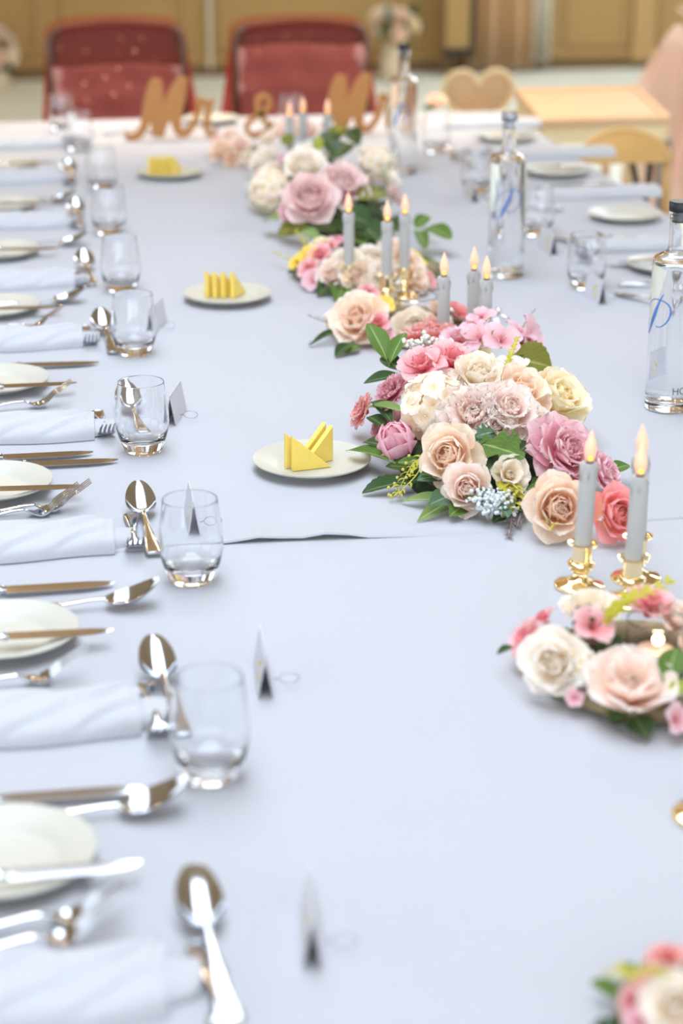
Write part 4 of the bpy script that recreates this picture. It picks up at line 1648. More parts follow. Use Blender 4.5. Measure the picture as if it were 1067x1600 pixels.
g1 = arrangement('flower_garland', 'big garland of blush, cream and pink flowers beside the nearest butter plate', 742, 742)
bed = mound(g1, M['moss'], .105, .20, .055, 3)
bed.location.y = .055
HY = lambda y: max(.03, min(.112, .03 + (820 - y) * .00046))
for kind, col, px, py, d, h, ax, sq in (
        ('carnation', 'salmon', 564, 640, 52, .045, (-.8, .0, .4), .8),
        ('carnation', 'dustypink', 610, 612, 58, .075, (-.7, -.2, .6), .9),
        ('carnation', 'dustypink', 594, 668, 44, .040, (-.8, -.2, .4), .8),
        ('double', 'rosepink', 660, 574, 74, .115, (-.3, -.3, .8), 1),
        ('double', 'rosepink', 706, 566, 80, .118, (.1, -.4, .8), 1),
        ('hydrangea', 'cream', 676, 632, 104, .092, (-.35, -.5, .7), 1),
        ('rose', 'cream', 748, 588, 84, .108, (.05, -.45, .8), 1),
        ('carnation', 'blushwhite', 738, 648, 100, .094, (-.15, -.65, .7), .95), ('peony', 'blushwhite', 794, 640, 100, .098, (.15, -.55, .75), .9), ('carnation', 'blushwhite', 776, 668, 66, .080, (.0, -.8, .5), .9),
        ('rose', 'peach', 812, 612, 92, .092, (.2, -.4, .8), 1),
        ('rose', 'yellowcream', 872, 624, 98, .068, (.35, -.5, .75), 1),
        ('orchid', 'white', 806, 574, 62, .094, (.1, -.2, .9), 1),
        ('bud', 'tulip', 619, 690, 88, .048, (-.35, -.6, .75), 1.15), ('bud', 'tulip', 612, 650, 50, .055, (-.4, -.4, .8), 1.1),
        ('ranunculus', 'palepeach', 703, 712, 92, .066, (-.5, -.75, .45), 1),
        ('ranunculus', 'blush', 730, 768, 76, .034, (-.3, -.8, .45), 1),
        ('open', 'cream', 796, 742, 66, .048, (.1, -.7, .5), 1),
        ('peony', 'mauvepink', 884, 706, 112, .060, (.35, -.55, .6), .95),
        ('peony', 'mauvepink', 946, 742, 70, .034, (.7, -.4, .5), .9),
        ('ranunculus', 'palepeach', 872, 800, 100, .036, (-.05, -.85, .4), 1),
        ('ranunculus', 'coral', 960, 812, 84, .030, (.35, -.8, .4), 1),
        ('orchid', 'lilac', 750, 528, 62, .112, (-.2, -.45, .85), 1), ('orchid', 'lilac', 784, 530, 64, .116, (.15, -.5, .8), 1),
        ('orchid', 'lilac', 752, 494, 44, .118, (-.2, -.3, .9), 1), ('orchid', 'lilac', 812, 518, 50, .104, (.4, -.2, .9), 1),
        ('orchid', 'lilac', 830, 530, 70, .088, (.7, -.5, .4), 1), ('orchid', 'mauvepink', 736, 510, 42, .105, (-.4, -.1, .8), 1),
        ('carnation', 'salmon', 668, 522, 84, .072, (-.1, .1, .9), .8),
        ('double', 'lilac', 716, 532, 62, .104, (-.1, -.2, .9), 1),
        ('rose', 'cream', 840, 668, 60, .070, (.2, -.6, .6), 1),
        ('carnation', 'mauve', 640, 590, 42, .085, (-.5, -.3, .7), .9),
        ('peony', 'blush', 690, 598, 58, .100, (-.2, -.4, .8), .9)):
    flower(g1, kind, col, px, py, d * 1.16, h, ax, True, sq)
for kind, col, b, t, w, hb, ht, roll in (
        ('oval', 'green', (604, 562), (574, 503), 34, .095, .135, .1), ('oval', 'green', (610, 566), (634, 518), 26, .095, .125, -.2), ('oval', 'dark', (622, 578), (596, 556), 30, .085, .095, 0),
        ('oval', 'dark', (628, 588), (568, 598), 26, .078, .075, .2), ('long', 'pale', (634, 644), (568, 636), 20, .072, .060, .2), ('oval', 'dark', (600, 668), (574, 650), 24, .05, .05, 0),
        ('oval', 'dark', (606, 700), (566, 690), 26, .04, .03, 0), ('long', 'green', (608, 720), (540, 702), 26, .03, .022, .2), ('oval', 'dark', (612, 660), (580, 625), 24, .06, .06, 0),
        ('serrated', 'dark', (650, 752), (566, 769), 34, .012, .008, .2), ('serrated', 'dark', (700, 742), (628, 757), 34, .022, .020, .3), ('long', 'pale', (706, 784), (626, 782), 26, .010, .008, .3),
        ('long', 'pale', (704, 784), (652, 814), 28, .010, .005, -.2), ('serrated', 'olive', (800, 560), (862, 574), 66, .072, .060, .3), ('serrated', 'olive', (800, 556), (832, 544), 40, .078, .07, 0),
        ('lobed', 'green', (748, 694), (818, 714), 62, .070, .072, .2), ('lobed', 'blue', (768, 668), (738, 704), 50, .075, .066, .3), ('oval', 'lime', (736, 716), (748, 746), 22, .060, .045, .2),
        ('lobed', 'blue', (772, 676), (744, 682), 42, .080, .078, .0), ('lobed', 'green', (790, 690), (814, 690), 44, .072, .074, .0), ('oval', 'olive', (700, 684), (736, 706), 20, .066, .062, 0),
        ('oval', 'green', (950, 738), (984, 726), 26, .022, .024, 0), ('serrated', 'blue', (950, 752), (970, 762), 18, .012, .010, 0), ('oval', 'olive', (728, 566), (700, 548), 14, .10, .115, 0),
        ('oval', 'green', (664, 560), (686, 536), 16, .10, .12, 0), ('oval', 'dark', (800, 720), (830, 690), 30, .055, .06, 0), ('oval', 'dark', (700, 770), (664, 744), 30, .02, .02, 0),
        ('oval', 'dark', (860, 750), (830, 770), 34, .03, .022, 0), ('oval', 'dark', (760, 740), (780, 720), 30, .05, .055, 0), ('round', 'pale', (836, 778), (848, 762), 26, .03, .04, 0),
        ('oval', 'lime', (640, 555), (652, 580), 20, .09, .09, 0), ('oval', 'dark', (700, 640), (722, 676), 30, .07, .07, 0), ('serrated', 'dark', (820, 790), (770, 815), 34, .012, .006, 0)):
    leaf(g1, kind, col, b, t, w, hb, ht, roll)
fill_leaves(g1, 34, .115, .25, .06, 5)
gypsophila(g1, [(645, 542, .12), (668, 535, .125), (694, 543, .12)], M['babyw'], .0030, 75, .019, 3)
gypsophila(g1, [(752, 784, .028), (776, 782, .030), (764, 798, .018), (790, 800, .016)], M['babyb'], .0026, 280, .021, 4)
sprig(g1, [(672, 712, .05), (648, 722, .045), (634, 744, .028), (620, 772, .012)], 'yellowgreen', .016, 14, 2, droplets=True)
sprig(g1, [(664, 714, .05), (652, 740, .035), (630, 764, .018), (622, 776, .012)], 'yellowgreen', .014, 10, 7, droplets=True)
sprig(g1, [(782, 594, .105), (794, 566, .12), (802, 545, .13), (808, 528, .14)], 'yellowgreen', .011, 46, 3, r=.002, name='flower_spike')
sprig(g1, [(768, 734, .045), (792, 756, .04), (806, 776, .032), (800, 800, .022)], 'yellowgreen', .022, 16, 5, w=.8)
sprig(g1, [(800, 756, .042), (826, 780, .034), (850, 806, .026), (868, 820, .03)], 'yellowgreen', .016, 12, 6, droplets=True)
sprig(g1, [(818, 780, .03), (832, 800, .026), (852, 812, .03), (866, 800, .036)], 'yellowgreen', .014, 10, 9)
sprig(g1, [(806, 760, .03), (802, 794, .018), (798, 820, .008), (794, 838, .004)], 'greylav', .010, 60, 8, r=.0025)
sprig(g1, [(822, 768, .03), (814, 800, .016), (808, 822, .006)], 'greylav', .009, 44, 10, r=.0025)
sprig(g1, [(760, 540, .09), (752, 515, .12), (764, 497, .135)], 'olive', .010, 6, 11, r=.0016)
sprig(g1, [(740, 560, .09), (755, 535, .11), (770, 520, .125)], 'olive', .010, 6, 12, r=.0016)
sprig(g1, [(812, 520, .10), (826, 495, .115), (836, 484, .125)], 'olive', .008, 5, 14, r=.0014)

# ------------------------------------------------------------------ second garland towards the head of the table
g2 = arrangement('flower_garland', 'far garland of mauve peonies and white roses with dark foliage', 506, 316)
mound(g2, M['moss'], .13, .50, .07, 6)
for kind, col, px, py, d, h, ax, sq in (
        ('ranunculus', 'mauve', 484, 312, 80, .105, (-.2, -.65, .6), 1), ('peony', 'mauve', 538, 288, 82, .115, (.2, -.5, .7), .9), ('rose', 'white', 476, 258, 62, .115, (-.1, -.5, .8), 1),
        ('hydrangea', 'cream', 419, 302, 66, .05, (-.7, -.4, .5), 1), ('rose', 'white', 412, 250, 48, .07, (-.6, -.2, .7), 1), ('rose', 'white', 424, 272, 44, .07, (-.5, -.3, .7), 1),
        ('carnation', 'mauvepink', 452, 328, 36, .07, (-.5, -.6, .5), .9), ('carnation', 'lilac', 452, 246, 36, .11, (-.2, -.2, .9), .9), ('hydrangea', 'white', 592, 254, 62, .07, (.7, -.2, .6), 1),
        ('rose', 'blush', 476, 204, 44, .10, (0, -.3, .9), 1), ('open', 'blush', 440, 208, 40, .08, (-.3, -.2, .9), 1), ('orchid', 'white', 480, 232, 40, .11, (-.2, -.3, .9), 1),
        ('carnation', 'mauve', 618, 306, 34, .05, (.7, -.3, .5), .9), ('blossom', 'mauvepink', 404, 276, 26, .05, (-.8, -.2, .4), 1), ('rose', 'white', 612, 282, 40, .05, (.8, -.2, .5), 1),
        ('peony', 'blush', 452, 190, 34, .06, (-.2, 0, 1), .9), ('rose', 'cream', 420, 216, 34, .06, (-.5, 0, .8), 1)):
    flower(g2, kind, col, px, py, d * 1.15, h, ax, kind in ('ranunculus', 'peony', 'rose') and d > 60, sq)
for kind, col, b, t, w, hb, ht, roll in (
        ('oval', 'dark', (520, 250), (548, 222), 40, .11, .13, 0), ('oval', 'dark', (512, 236), (520, 204), 34, .11, .14, 0), ('serrated', 'dark', (534, 336), (582, 352), 50, .07, .05, 0),
        ('serrated', 'dark', (560, 330), (602, 318), 46, .07, .06, 0), ('oval', 'dark', (560, 350), (592, 374), 46, .05, .03, 0), ('oval', 'green', (580, 362), (616, 372), 40, .04, .03, 0),
        ('oval', 'olive', (560, 312), (612, 304), 44, .09, .08, 0), ('oval', 'dark', (596, 350), (628, 360), 40, .04, .04, 0), ('oval', 'pale', (452, 342), (412, 344), 34, .05, .03, 0),
        ('oval', 'olive', (480, 352), (432, 366), 38, .04, .02, 0), ('round', 'green', (650, 356), (668, 336), 24, .04, .06, 0), ('round', 'green', (668, 356), (704, 372), 30, .05, .045, 0),
        ('round', 'green', (654, 362), (664, 388), 22, .04, .03, 0), ('oval', 'dark', (572, 268), (548, 286), 34, .10, .10, 0), ('oval', 'blue', (448, 292), (462, 312), 26, .09, .08, 0),
        ('oval', 'olive', (456, 226), (440, 212), 24, .10, .12, 0), ('oval', 'lime', (496, 240), (498, 212), 18, .11, .14, 0), ('serrated', 'dark', (500, 350), (540, 372), 44, .03, .02, 0),
        ('serrated', 'green', (536, 352), (570, 384), 44, .03, .02, 0), ('oval', 'dark', (560, 228), (538, 200), 30, .10, .12, 0), ('oval', 'olive', (520, 220), (534, 196), 26, .11, .14, 0)):
    leaf(g2, kind, col, b, t, w, hb, ht, roll)
fill_leaves(g2, 46, .13, .50, .07, 15)
gypsophila(g2, [(396, 292, .03), (402, 310, .025)], M['babyw'], .0035, 50, .022, 5)
sprig(g2, [(410, 300, .04), (394, 286, .04), (384, 276, .05)], 'lime', .014, 10, 21)
sprig(g2, [(420, 330, .03), (398, 320, .02), (384, 304, .03)], 'pale', .016, 12, 22)
sprig(g2, [(508, 232, .11), (520, 214, .13), (532, 202, .14)], 'yellowgreen', .018, 16, 23)
sprig(g2, [(600, 280, .06), (606, 262, .07), (618, 244, .08)], 'pale', .018, 16, 24)
sprig(g2, [(630, 366, .03), (650, 360, .04), (672, 354, .05)], 'green', .006, 4, 25)
sprig(g2, [(430, 198, .06), (402, 190, .10), (404, 170, .14)], 'lime', .012, 12, 26)

# ------------------------------------------------------------------ wreaths
w3 = arrangement('flower_wreath', 'low wreath of cream roses and pink blossoms around a candle trio', 572, 432)
mound(w3, M['wreathbase'], .15, .15, .03, 2, ring=.035)
for kind, col, px, py, d, h, ax in (
        ('open', 'cream', 542, 414, 62, .05, (-.1, -.5, .8)), ('ranunculus', 'white', 582, 408, 56, .05, (0, -.5, .8)), ('rose', 'palepeach', 632, 420, 74, .045, (.4, -.5, .7)), ('double', 'rosepink', 500, 400, 44, .05, (-.4, -.4, .7)),
        ('double', 'rosepink', 484, 422, 40, .035, (-.5, -.5, .6)), ('blossom', 'yellow', 480, 398, 36, .05, (-.4, -.3, .8)), ('blossom', 'yellow', 464, 410, 30, .035, (-.6, -.3, .6)), ('open', 'yellowcream', 502, 384, 40, .05, (-.2, .0, .9)),
        ('blossom', 'yellow', 652, 404, 36, .05, (.6, -.2, .7)), ('blossom', 'salmon', 670, 438, 34, .02, (.6, -.4, .5)), ('double', 'rosepink', 574, 462, 40, .022, (0, -.6, .6)), ('rose', 'cream', 588, 442, 42, .03, (0, -.7, .6)),
        ('rose', 'cream', 560, 424, 54, .045, (-.05, -.6, .7)), ('rose', 'white', 604, 432, 54, .04, (.1, -.7, .6)), ('open', 'palepeach', 648, 438, 48, .03, (.5, -.6, .5)), ('rose', 'blush', 520, 430, 48, .035, (-.3, -.7, .5)), ('double', 'rosepink', 514, 388, 40, .05, (-.2, -.1, .9)),
        ('double', 'mauvepink', 528, 378, 36, .05, (0, 0, 1)), ('rose', 'blush', 612, 384, 42, .05, (.1, .0, 1)), ('blossom', 'lilac', 490, 438, 40, .022, (-.5, -.6, .5)), ('ranunculus', 'palepeach', 562, 440, 50, .028, (-.1, -.8, .5))):
    flower(w3, kind, col, px, py, d * 1.15, h, ax, kind in ('ranunculus', 'rose', 'open') and d > 55)
for kind, col, b, t, w, hb, ht in (('oval', 'dark', (536, 436), (496, 460), 40, .015, .008), ('serrated', 'green', (540, 440), (528, 470), 40, .012, .006), ('oval', 'green', (654, 420), (688, 410), 30, .02, .02), ('oval', 'dark', (650, 430), (684, 424), 26, .012, .01), ('oval', 'pale', (500, 370), (470, 362), 22, .04, .05)):
    leaf(w3, kind, col, b, t, w, hb, ht)
fill_leaves(w3, 18, .15, .15, .03, 8, ('dark', 'green'), (.025, .04), True)
sprig(w3, [(470, 408, .03), (446, 404, .025), (424, 394, .03)], 'yellowgreen', .012, 14, 31, droplets=True)
sprig(w3, [(482, 388, .05), (470, 372, .06), (462, 362, .07)], 'yellowgreen', .012, 12, 32, droplets=True)

w2 = arrangement('flower_wreath', 'wreath of peach roses around a tealight glass behind the big garland', 634, 518)
mound(w2, M['wreathbase'], .125, .12, .022, 4, ring=.022)
for kind, col, px, py, d, h, ax in (
        ('rose', 'palepeach', 560, 500, 84, .045, (-.45, -.6, .6)), ('rose', 'white', 554, 478, 64, .052, (-.3, -.1, .9)), ('blossom', 'yellow', 597, 480, 44, .060, (-.1, -.5, .8)), ('double', 'rosepink', 590, 506, 44, .045, (-.2, -.6, .7)),
        ('ranunculus', 'cream', 646, 512, 66, .034, (0, -.75, .55)), ('carnation', 'salmon', 690, 520, 60, .04, (.3, -.5, .7)), ('rose', 'coral', 716, 488, 46, .04, (.4, 0, .8)), ('blossom', 'mauvepink', 602, 530, 36, .02, (-.3, -.7, .5)), ('hydrangea', 'white', 520, 498, 34, .03, (-.7, -.3, .5)), ('rose', 'palepeach', 690, 484, 46, .04, (.2, .1, .9))):
    flower(w2, kind, col, px, py, d * 1.12, h, ax, kind in ('ranunculus', 'rose') and d > 55)
for kind, col, b, t, w, hb, ht in (('serrated', 'dark', (548, 538), (524, 556), 22, .01, .006), ('serrated', 'green', (560, 540), (540, 552), 18, .01, .006), ('long', 'dark', (530, 514), (482, 540), 12, .025, .005), ('oval', 'dark', (545, 470), (528, 478), 14, .03, .025)):
    leaf(w2, kind, col, b, t, w, hb, ht)
fill_leaves(w2, 16, .125, .12, .03, 9, ('pale', 'green'), (.025, .04), True)
sprig(w2, [(532, 512, .02), (508, 524, .012), (484, 538, .006)], 'blue', .010, 16, 41)
sprig(w2, [(524, 504, .03), (504, 502, .03), (482, 493, .035)], 'greylav', .009, 16, 42, droplets=True)
tealight_glass(None, 'clear tealight glass inside the wreath behind the big garland', 645, 518, .044, .066)

wf = arrangement('flower_wreath', 'small far wreath of peach roses by the first wooden word', 366, 243)
mound(wf, M['wreathbase'], .07, .09, .028, 5, ring=.03)
for kind, col, px, py, d, h, ax in (('rose', 'palepeach', 344, 234, 42, .045, (-.5, -.4, .7)), ('open', 'blush', 376, 226, 44, .06, (0, -.5, .8)), ('rose', 'peach', 362, 248, 30, .025, (0, -.7, .5)), ('blossom', 'rosepink', 338, 218, 28, .05, (-.5, 0, .8)), ('rose', 'blush', 360, 210, 36, .05, (0, 0, 1)), ('rose', 'cream', 390, 248, 30, .03, (.2, -.6, .6))):
    flower(wf, kind, col, px, py, d, h, ax, False)
fill_leaves(wf, 12, .07, .09, .03, 12, ('dark', 'green'), (.02, .03), True)

w1 = arrangement('flower_wreath', 'front wreath with a white rose and a big peach peony around a tealight glass', 1006, 1062)
mound(w1, M['wreathbase'], .115, .125, .022, 7, ring=.022)
for kind, col, px, py, d, h, ax, sq in (
        ('rose', 'white', 864, 1034, 112, .045, (-.45, -.75, .5), 1), ('hydrangea', 'cream', 912, 1042, 62, .04, (-.1, -.8, .5), 1), ('open', 'blush', 985, 1076, 170, .036, (.0, -.35, .85), 1),
        ('double', 'rosepink', 826, 1000, 84, .035, (-.75, -.1, .5), 1), ('blossom', 'rosepink', 926, 978, 84, .066, (.1, -.5, .8), 1), ('double', 'rosepink', 1016, 946, 92, .060, (.1, -.3, .9), 1), ('open', 'cream', 920, 958, 116, .050, (-.1, -.1, .9), 1),
        ('rose', 'blush', 1062, 968, 80, .05, (.3, -.3, .8), 1), ('blossom', 'lilac', 1056, 1124, 64, .022, (.4, -.7, .5), 1), ('blossom', 'mauvepink', 898, 1090, 36, .02, (-.2, -.8, .4), 1), ('double', 'rosepink', 850, 968, 56, .045, (-.5, .2, .7), 1), ('rose', 'palepeach', 1090, 1020, 90, .045, (.6, -.3, .7), 1)):
    flower(w1, kind, col, px, py, d, h, ax, d > 60, sq)
for kind, col, b, t, w, hb, ht in (('lobed', 'dark', (918, 996), (902, 946), 40, .055, .08), ('lobed', 'dark', (916, 994), (942, 950), 26, .055, .075), ('oval', 'dark', (940, 1000), (968, 1024), 46, .045, .035), ('serrated', 'dark', (990, 1120), (1012, 1152), 46, .014, .006), ('oval', 'dark', (980, 1122), (950, 1124), 30, .012, .008),
                                  ('oval', 'green', (1040, 1070), (1058, 1010), 44, .04, .06), ('oval', 'lime', (1046, 1086), (1078, 1066), 30, .04, .045), ('oval', 'dark', (800, 1010), (776, 1022), 14, .03, .03), ('serrated', 'dark', (1050, 1110), (1090, 1130), 40, .02, .01), ('oval', 'dark', (900, 1080), (880, 1084), 20, .015, .012)):
    leaf(w1, kind, col, b, t, w, hb, ht)
fill_leaves(w1, 22, .115, .125, .03, 13, ('pale', 'green'), (.025, .045), True)
gypsophila(w1, [(892, 1058, .03), (916, 1072, .024), (930, 1048, .035)], M['babyw'], .0028, 70, .020, 8)
sprig(w1, [(940, 984, .06), (962, 960, .075), (990, 936, .085), (1046, 910, .095)], 'yellowgreen', .022, 26, 51, name='flower_spike', r=.0016)
tealight_glass(None, 'clear tealight glass inside the front wreath', 1021, 1054, .033, .066)

w0 = arrangement('flower_wreath', 'pink and white wreath cut off at the lower right corner', 1112, 1606)
mound(w0, M['wreathbase'], .075, .085, .022, 8, ring=.022)
for kind, col, px, py, d, h, ax in (('rose', 'white', 1056, 1572, 120, .05, (-.2, -.6, .7)), ('double', 'rosepink', 996, 1568, 84, .035, (-.8, -.3, .5)), ('double', 'salmon', 1044, 1500, 84, .05, (-.1, .1, .9)), ('blossom', 'mauvepink', 1000, 1600, 70, .03, (-.7, -.5, .5)), ('rose', 'blush', 1120, 1530, 90, .05, (.3, .1, .9)), ('double', 'rosepink', 1020, 1530, 66, .05, (-.6, 0, .7))):
    flower(w0, kind, col, px, py, d, h, ax, True)
fill_leaves(w0, 14, .085, .10, .03, 14, ('dark', 'green'), (.025, .04), True)
sprig(w0, [(1050, 1524, .065), (1010, 1520, .07), (968, 1516, .07)], 'yellowgreen', .014, 16, 61, r=.0014)
sprig(w0, [(1000, 1530, .05), (970, 1524, .05), (942, 1520, .05)], 'yellowgreen', .009, 8, 62, droplets=True)

# glass baubles with silver finials behind the big garland
for px, py, w in ((705, 525, 'left of the pair'), (778, 526, 'right of the pair')):
    b_ = thing('glass_cloche', 'small clear glass bauble with a silver ball finial, ' + w, 'ornament', spot(px, py))
    out = [(0, 0), (.020, 0), (.024, .003), (.0265, .012), (.0265, .020), (.023, .030), (.015, .037), (.006, .0405), (0, .041)]
    inn = [(0, .0392), (.0055, .0388), (.0142, .0354), (.0217, .0290), (.0250, .0198), (.0250, .012), (.0225, .0045), (.019, .002), (0, .002)]
    MB().lathe(out + inn, 32).build('glass_body', M['glass'], b_, smooth=180)
    MB().ball((0, 0, .0465), .0062, 16, 10).build('finial', M['silver'], b_, smooth=180)

# ------------------------------------------------------------------ burgundy chairs at the head
def burgundy_chair(label, x, y, rz, flare_l, flare_r, sash_top, seed):
    t = thing('banquet_chair', label, 'chair', (x, y, 0), rz)
    W, zt = .43, .99

    def outline(w, z0, z1, r, sag=0.012, n=8):
        pts = [(-w / 2, z0)]
        for i in range(n + 1):
            a = math.pi - math.pi / 2 * i / n
            pts.append((-w / 2 + r + r * math.cos(a), z1 - r + r * math.sin(a)))
        pts[-1] = (-w / 2 + r, z1)
        for i in range(1, 8):
            u = i / 8
            pts.append((-w / 2 + r + (w - 2 * r) * u, z1 + sag * math.sin(math.pi * u)))
        for i in range(n + 1):
            a = math.pi / 2 - math.pi / 2 * i / n
            pts.append((w / 2 - r + r * math.cos(a), z1 - r + r * math.sin(a)))
        pts.append((w / 2, z0))
        return pts

    def slab(m, o, y0, y1, b=.008):
        cx = sum(p[0] for p in o) / len(o)
        cz = sum(p[1] for p in o) / len(o)
        sh = lambda s, yy: [(cx + (p[0] - cx) * s, yy + (p[1] - .7) * .10, cz + (p[1] - cz) * s) for p in o]
        return m.loft([sh(.97, y0), sh(1, y0 + b), sh(1, y1 - b), sh(.97, y1)], True)
    slab(MB(), outline(W, .52, zt, .05), 0, .05).build('backrest', M['maroon'], t, smooth=50)
    fr = MB()
    pts = [(p[0] * .985, -.004 + (p[1] - .7) * .10, p[1] * .992) for p in outline(W, .46, zt, .05)]
    fr.tube(pts, .013, 8)
    fr.build('back_frame', M['maroon'], t, smooth=180)
    # lower back wrapped in a dusty sash with horizontal creases
    sm = MB()
    rings = []
    for i in range(15):
        z = .50 + (sash_top - .50) * i / 14
        r = []
        yo = (z - .7) * .10
        wv = .004 * math.sin(i * 1.9 + seed)
        for j in range(21):
            u = -1 + 2 * j / 20
            r.append((u * (W / 2 + .004), yo - .020 - wv + .012 * abs(u) ** 6 + .003 * math.sin(9 * u + i + seed), z + .006 * math.sin(4 * u + seed)))
        rings.append(r + [(p[0], yo + .058, p[2]) for p in reversed(r)])
    sm.loft(rings, True)
    sm.build('sash', M['mauve'], t, smooth=60)
    st = MB()
    st.bevel_box((0, -.14, .45), (W, .28, .07), .02)
    st.build('seat', M['maroon'], t, smooth=50)
    for sx in (-1, 1):
        MB().tube([(sx * .19, -.25, .43), (sx * .20, -.27, 0)], [.016, .012], 8).build('leg', M['maroon'], t, smooth=180)
        MB().tube([(sx * .19, -.01, .47), (sx * .20, .06, 0)], [.016, .012], 8).build('leg', M['maroon'], t, smooth=180)
    # sheer organza hanging over the back, flaring out at the sides
    og = MB()
    rings = []
    for i in range(13):
        u = i / 12
        z = zt + .016 - u * .50
        wl = W / 2 + .012 + flare_l * u ** 1.3
        wr = W / 2 + .012 + flare_r * u ** 1.3
        r = []
        for j in range(37):
            s = -1 + 2 * j / 36
            x_ = s * (wl if s < 0 else wr)
            dome = -.045 * abs(s) ** 8 * (1 - u)
            yo = -.034 + (z - .7) * .10 + .07 * abs(s) ** 5 + .007 * u * math.sin(14 * s * s + seed) * (abs(s) > .7)
            r.append((x_, yo, z + dome + (.012 * math.cos(s * 1.57) if i == 0 else 0)))
        rings.append(r)
    og.loft(rings, False, False)
    rg = [[rings[0], [(p[0], p[1] + .085, p[2]) for p in rings[0]]]][0]
    og.loft(rg, False, False)
    og.build('organza_cover', M['red_thin'], t, smooth=180)
    for sgn, fl in ((-1, flare_l), (1, flare_r)):
        d = MB()
        rings = []
        for i in range(13):
            u = i / 12
            z = zt - .03 - u * .52
            r = []
            for j in range(15):
                s = j / 14
                x_ = sgn * (W / 2 - .006 + (fl + .018) * u ** 1.2 * s + .012 * s)
                r.append((x_, .02 + (z - .7) * .10 + .014 * math.sin(s * 16 + seed) * (0.3 + u) + .03 * s, z))
            rings.append(r)
        d.loft(rings, False, False)
        d.build('organza_side', M['red_sheer'], t, smooth=180)
    sq = MB()
    rng = random.Random(seed)
    for i in range(26):
        x_, z = rng.uniform(-.19, .19), rng.uniform(.70, .97)
        q = MB().lathe([(0, 0), (.0022, 0), (.0022, .0006), (0, .0006)], 6, Matrix.Translation((x_, -.037 + (z - .7) * .10, z)) @ Matrix.Rotation(math.pi / 2 + rng.uniform(-.5, .5), 4, 'X'))
        sq.add(q.v, q.f)
    o = sq.build('sequins', M['sequin'], t, smooth=0)
    o['kind'] = 'stuff'
    return t


burgundy_chair('burgundy chair under sheer red organza, left of the two at the head', .226, 6.30, 0, .035, .075, .865, 1.0)
burgundy_chair('burgundy chair under sheer red organza, right of the two at the head', .815, 6.25, 0, .075, .065, .925, 2.3)

# ------------------------------------------------------------------ furniture beyond the right edge
# child's chair with a heart shaped back
hc = thing('child_chair', "pale wooden child's chair with a heart-shaped back", 'chair', (1.555, 6.95, 0))
hp = []
for i in range(40):
    a = 2 * math.pi * i / 40
    hx = 16 * math.sin(a) ** 3
    hz = 13 * math.cos(a) - 5 * math.cos(2 * a) - 2 * math.cos(3 * a) - math.cos(4 * a)
    hp.append((hx / 16 * .135, 1.64 - .957 * 1.04 + hz / 16 * .135))
m = MB()
m.loft([[(x * s, y, .69 + (z - .69) * s) for x, z in hp] for s, y in ((.94, 0), (1, .006), (1, .020), (.94, .026))], True)
m.build('backrest', M['wood'], hc, smooth=50)
MB().tube([(x * .97, -.002, .69 + (z - .69) * .97) for x, z in hp + hp[:1]], .010, 8).build('edge_trim', M['cream'], hc, smooth=180)
MB().bevel_box((0, -.15, .40), (.30, .32, .03), .01).build('seat', M['wood'], hc, smooth=50)
for sx in (-1, 1):
    MB().tube([(sx * .05, .012, .62), (sx * .07, .012, .41)], .012, 8).build('back_post', M['wood'], hc, smooth=180)
    for yy in (-.28, -.02):
        MB().tube([(sx * .12, yy, .39), (sx * .145, yy, 0)], [.016, .013], 8).build('leg', M['wood'], hc, smooth=180)

# small wooden table with a sunk top and grey legs
A, B_, C_, D_ = (at(q[0], q[1], .74) for q in ((810, 188), (1015, 183), (965, 134), (772, 139)))
ctr = (A + B_ + C_ + D_) / 4
st_ = thing('side_table', 'pale wooden table with a sunk top beyond the right edge', 'table', (ctr.x + .07, ctr.y, 0), 0)
q = [Vector((v.x - ctr.x, v.y - ctr.y, .74)) for v in (A, B_, C_, D_)]


def inset(pts, s, z):
    return [(p.x * s, p.y * s, z) for p in pts]


m = MB()
m.loft([inset(q, .985, .715), inset(q, 1, .719), inset(q, 1, .738), inset(q, .99, .742), inset(q, .90, .742), inset(q, .885, .734)], True)
m.build('tabletop', M['wood'], st_, smooth=30)
m = MB()
m.loft([inset(q, .96, .662), inset(q, .96, .7152)], True)
m.build('apron', M['cream'], st_, smooth=30)
for v in q:
    MB().tube([(v.x * .92, v.y * .92, .664), (v.x * 1.08, v.y * 1.02, 0)], [.026, .018], 8).build('leg', M['cream'] if v.x < 0 or v.y > 0 else M['metalgrey'], st_, smooth=180)

# child's high chair with a rounded back and black straps, close to the table edge
hb = thing('high_chair', 'honey wooden high chair with rounded back rail and black straps', 'chair', (1.617, 5.32, 0))
m = MB()
pts = []
for i in range(25):
    a = math.pi * (1 - i / 24)
    pts.append((.130 * math.cos(a), .085 * math.sin(a)))
rings = []
for s, y in ((.95, -.002), (1, .004), (1, .016), (.95, .022)):
    rings.append([(x * s, y + .03 * (x / .13) ** 2 * -1, .69 + z * s) for x, z in pts])
m.loft(rings, True)
m.build('back_rail', M['wood2'], hb, smooth=50)
MB().tube([(x * 1.0, .010 - .03 * (x / .13) ** 2, .69 + z) for x, z in pts], .012, 8).build('rail_edge', M['wood2'], hb, smooth=180)
MB().bevel_box((0, -.10, .50), (.28, .26, .025), .008).build('seat', M['wood'], hb, smooth=50)
for sx in (-1, 1):
    MB().tube([(sx * .125, -.012, .70), (sx * .135, -.01, .50)], .012, 8).build('back_post', M['wood2'], hb, smooth=180)
    for yy in (-.21, .0):
        MB().tube([(sx * .125, yy, .49), (sx * .155, yy * 1.2, 0)], [.015, .013], 8).build('leg', M['wood'], hb, smooth=180)
